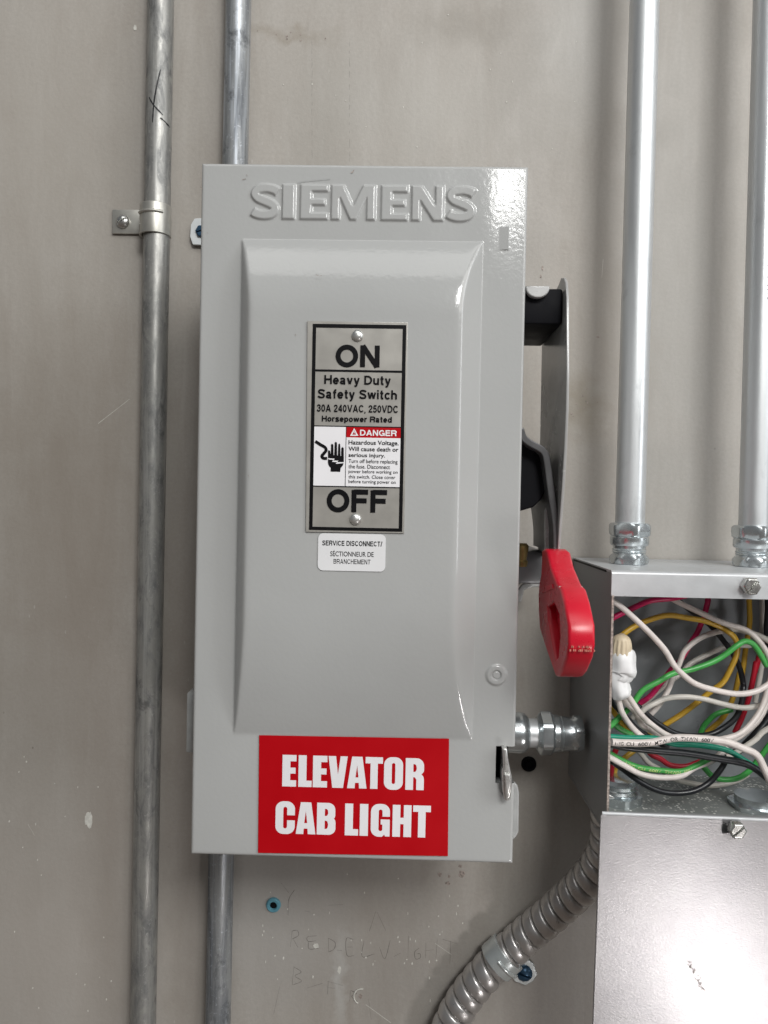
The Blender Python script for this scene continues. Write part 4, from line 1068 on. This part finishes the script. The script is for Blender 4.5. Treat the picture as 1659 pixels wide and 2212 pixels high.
wire('cream', 'cream wire humping across the box above the black loop', seq('B', (600, 440), (660, 375), (740, 330), (850, 293), (1000, 275), (1150, 292), (1300, 335), (1450, 365), (1600, 345)), .062, .058)
wire('white', 'leftmost white wire leaving the white tape below the wire nut', seq('B', (430, 240), (448, 310), (478, 400), (535, 495), (620, 585), (720, 650)), .084, .075)
wire('white', 'middle white wire leaving the white tape below the wire nut', seq('B', (465, 240), (510, 320), (575, 400), (650, 500), (760, 575), (900, 640)), .080, .066)
wire('white', 'right hand white wire leaving the white tape below the wire nut', seq('B', (500, 235), (545, 300), (620, 400), (710, 500), (830, 575), (960, 625)), .086, .072)
_, pw = wire('white', 'white wire with black print lying across the front of the lower bundle', seq('B', (340, 640), (500, 645), (700, 638), (900, 612), (1100, 615), (1300, 642), (1450, 682), (1570, 752), (1640, 860), (1680, 970)), .0955, .085, r=.0022)
wire('teal', 'teal green wire running beside the printed white wire', seq('B', (340, 598), (550, 603), (750, 622), (900, 650), (1050, 662), (1200, 683), (1350, 722), (1480, 790), (1600, 880)), .090, .072)
wire('black', 'thick straight black wire under the printed white wire', seq('B', (350, 650), (500, 680), (750, 712), (1000, 742), (1250, 770), (1450, 812), (1550, 862), (1660, 940)), .088, .075, r=.0022)
_, pg = wire('green', 'green wire with yellow print sagging along the bottom', seq('B', (360, 722), (480, 790), (620, 845), (800, 880), (950, 874), (1080, 828), (1200, 770)), .083, .070)
wire('white', 'white wire sagging just below the printed green wire', seq('B', (360, 752), (500, 840), (650, 905), (800, 932), (950, 910), (1080, 852), (1210, 785), (1330, 690)), .088, .066)
wire('black', 'black wire sagging lowest over the dusty box floor', seq('B', (400, 800), (480, 862), (600, 940), (750, 1022), (900, 1058), (1050, 1040), (1180, 970), (1270, 870), (1325, 780)), .080, .07)
wire('red', 'red wire curving low behind the thick black wire', seq('B', (660, 670), (720, 730), (790, 780), (880, 825), (1000, 840), (1110, 800)), .045, .045)
wire('red', 'red wire descending near the right edge beside the black loop', seq('A', (1600, 1320), (1575, 1400), (1550, 1500)) + seq('B', (1560, 0), (1520, 220), (1460, 420), (1390, 570)), .035, .04)
wire('yellow', 'yellow wire hanging straight down behind the black loop at right', seq('A', (1505, 870), (1500, 1100), (1480, 1300), (1445, 1500)) + seq('B', (1430, 80), (1390, 250), (1300, 430), (1160, 570)), .028, .03)
wire('cream', 'cream wire hanging straight from the top near the right edge', seq('A', (1612, 860), (1612, 1050), (1608, 1200), (1605, 1400)) + seq('B', (1590, 100), (1555, 320)), .022, .025)
wire('green', 'short green wire arching out behind the black loop', seq('B', (1100, 620), (1125, 540), (1170, 470), (1250, 415), (1370, 380)), .038, .04)
wire('green', 'green wire dipping in the lower right of the box', seq('B', (1110, 820), (1140, 860), (1200, 920), (1300, 945), (1420, 930), (1520, 860), (1600, 760), (1690, 640)), .055, .06)
wire('yellow', 'yellow wire rising from the connector at the lower left corner', seq('B', (412, 940), (440, 840), (520, 750), (620, 680)), .050, .045)
wire('yellow', 'short yellow wire crossing behind the taped white wires at left', seq('B', (370, 320), (430, 430), (500, 520), (580, 600)), .060, .06)
wire('red', 'red wire rising from the connector at the lower left corner', seq('B', (385, 940), (398, 830), (425, 720), (470, 640)), .055, .055)
wire('green', 'short green wire crossing under the bright green wave at left', seq('B', (400, 470), (450, 515), (520, 565), (620, 600)), .068, .066)
wire('black', 'black wire tucked behind the taped white wires', seq('B', (380, 280), (430, 350), (500, 430), (600, 530), (720, 620), (850, 690)), .066, .06)
wire('cream', 'faint cream wire dropping behind the low red wire', seq('B', (590, 690), (640, 750), (700, 810), (780, 860)), .028, .028)
wire('cream', 'lowest cream wire lying at the back of the box floor', seq('B', (820, 910), (900, 938), (1000, 972), (1200, 990), (1400, 955), (1500, 900)), .032, .03)
wire('white', 'white wire rising to the right edge, upper of two side by side', seq('B', (1100, 650), (1280, 625), (1420, 570), (1540, 470), (1610, 350), (1660, 200), (1690, 80)), .075, .06)
wire('white', 'white wire rising to the right edge, lower of two side by side', seq('B', (1200, 680), (1340, 640), (1460, 585), (1580, 470), (1650, 340), (1700, 220)), .062, .05)
wire('black', 'black wire coming in from the right edge over the cream wire', seq('B', (1700, 400), (1620, 500), (1540, 600), (1430, 700), (1330, 770)), .05, .055, r=.0024)
wire('cream', 'cream wire with black print at the lower right edge', seq('B', (1700, 510), (1620, 570), (1550, 630), (1430, 715), (1330, 760)), .064, .06)
wire('black', 'black wire hanging by the right edge under the top lip', seq('A', (1655, 860), (1650, 1000), (1640, 1150), (1660, 1300)), .030, .03)

def wrap_text(body, path, u0, u1, h, r, mat, name, par):
    """writing bent along a wire's front"""
    me = text_raw(body, .01)
    v = np.empty(len(me.vertices)*3, 'f'); me.vertices.foreach_get('co', v); v = v.reshape(-1, 3)
    fx = (v[:, 0]-v[:, 0].min())/(v[:, 0].max()-v[:, 0].min()); fz = (v[:, 1]/max(1e-6, v[:, 1].max())-.5)*h
    out = []
    n = len(path)-1
    for a_, b_ in zip(fx, fz):
        s0 = (u0+(u1-u0)*a_)*n; i = min(n-1, int(s0)); p = path[i].lerp(path[i+1], s0-i)
        t = (path[min(i+2, n)]-path[max(i-1, 0)]).normalized(); nn = Vector((-t.z, 0, t.x)).normalized()
        out.append(p + nn*b_ + Vector((0, -1, 0))*(math.sqrt(max(0, r*r-b_*b_))+.00012))
    me.vertices.foreach_set('co', np.array([tuple(p) for p in out], 'f').ravel()); me.update()
    wo = par.location
    return link(name, me, mat, par)
ob_w = [o_ for o_ in bpy.data.objects if o_.get('label', '').startswith('white wire with black print')][0]
ob_g = [o_ for o_ in bpy.data.objects if o_.get('label', '').startswith('green wire with yellow')][0]
wrap_text('8 AWG  CU  600V  MTW  OR  THWN  600V', pw, .03, .50, .0022, .0022, M['ink'], 'wire_print', ob_w)
wrap_text('AWG  CU  600V  THWN  600V', pg, .18, .78, .0016, RW, M['yellow_ink'], 'wire_print', ob_g)

# wire nut and tape
nutc = at(*A(474, 1255), .084)
wn = root('wire_nut', 'tan ribbed wire nut wrapped with white tape at the left of the box', 'wire nut', at(*A(474, 1330), .084))
def ribn(i, a): return 0
zt_ = at(*A(480, 1178), .084); zb2 = at(*A(470, 1335), .084)
axn = (zt_-zb2).normalized(); Ln = (zt_-zb2).length
path = [zb2 + axn*Ln*t for t in np.linspace(-.1, 1, 16)]
prf = [.0066, .0066, .0067, .0067, .0066, .0066, .0065, .0064, .0063, .0061, .0059, .0056, .0051, .0043, .0030, .0008]
link('cap', tube_me(path, lambda i, a: prf[i]*.96*(1 - (.07 if (i < 11 and math.cos(a*14) > .2) else 0)), 84), M['tan'], wn)
tp_ = [(A(476, 1305), .0066), (A(477, 1325), .0078), (A(480, 1370), .0086), (A(482, 1430), .0088), (A(484, 1475), .0090), (A(480, 1490), .0078), (A(468, 1515), .0072)]
tp_ += [(B(452, 90), .0062), (B(452, 150), .0060), (B(462, 200), .0064), (B(475, 245), .0068), (B(485, 265), .0060), (B(492, 280), .0045)]
tpts = [at(*p, .083) for p, _ in tp_]; trs = [r_*.92 for _, r_ in tp_]
pp = tube_pts(tpts, 4); rr2 = np.interp(np.linspace(0, len(trs)-1, len(pp)), range(len(trs)), trs)
pp = [Vector((max(p.x, jx0+TH+.0062), p.y, p.z)) for p in pp]
link('tape_wrap', tube_me(pp, lambda i, a: float(rr2[i])*(1+.05*math.sin(3*a+i*.35)+.03*math.sin(7*a-i*.2)), 36), M['tape'], wn)
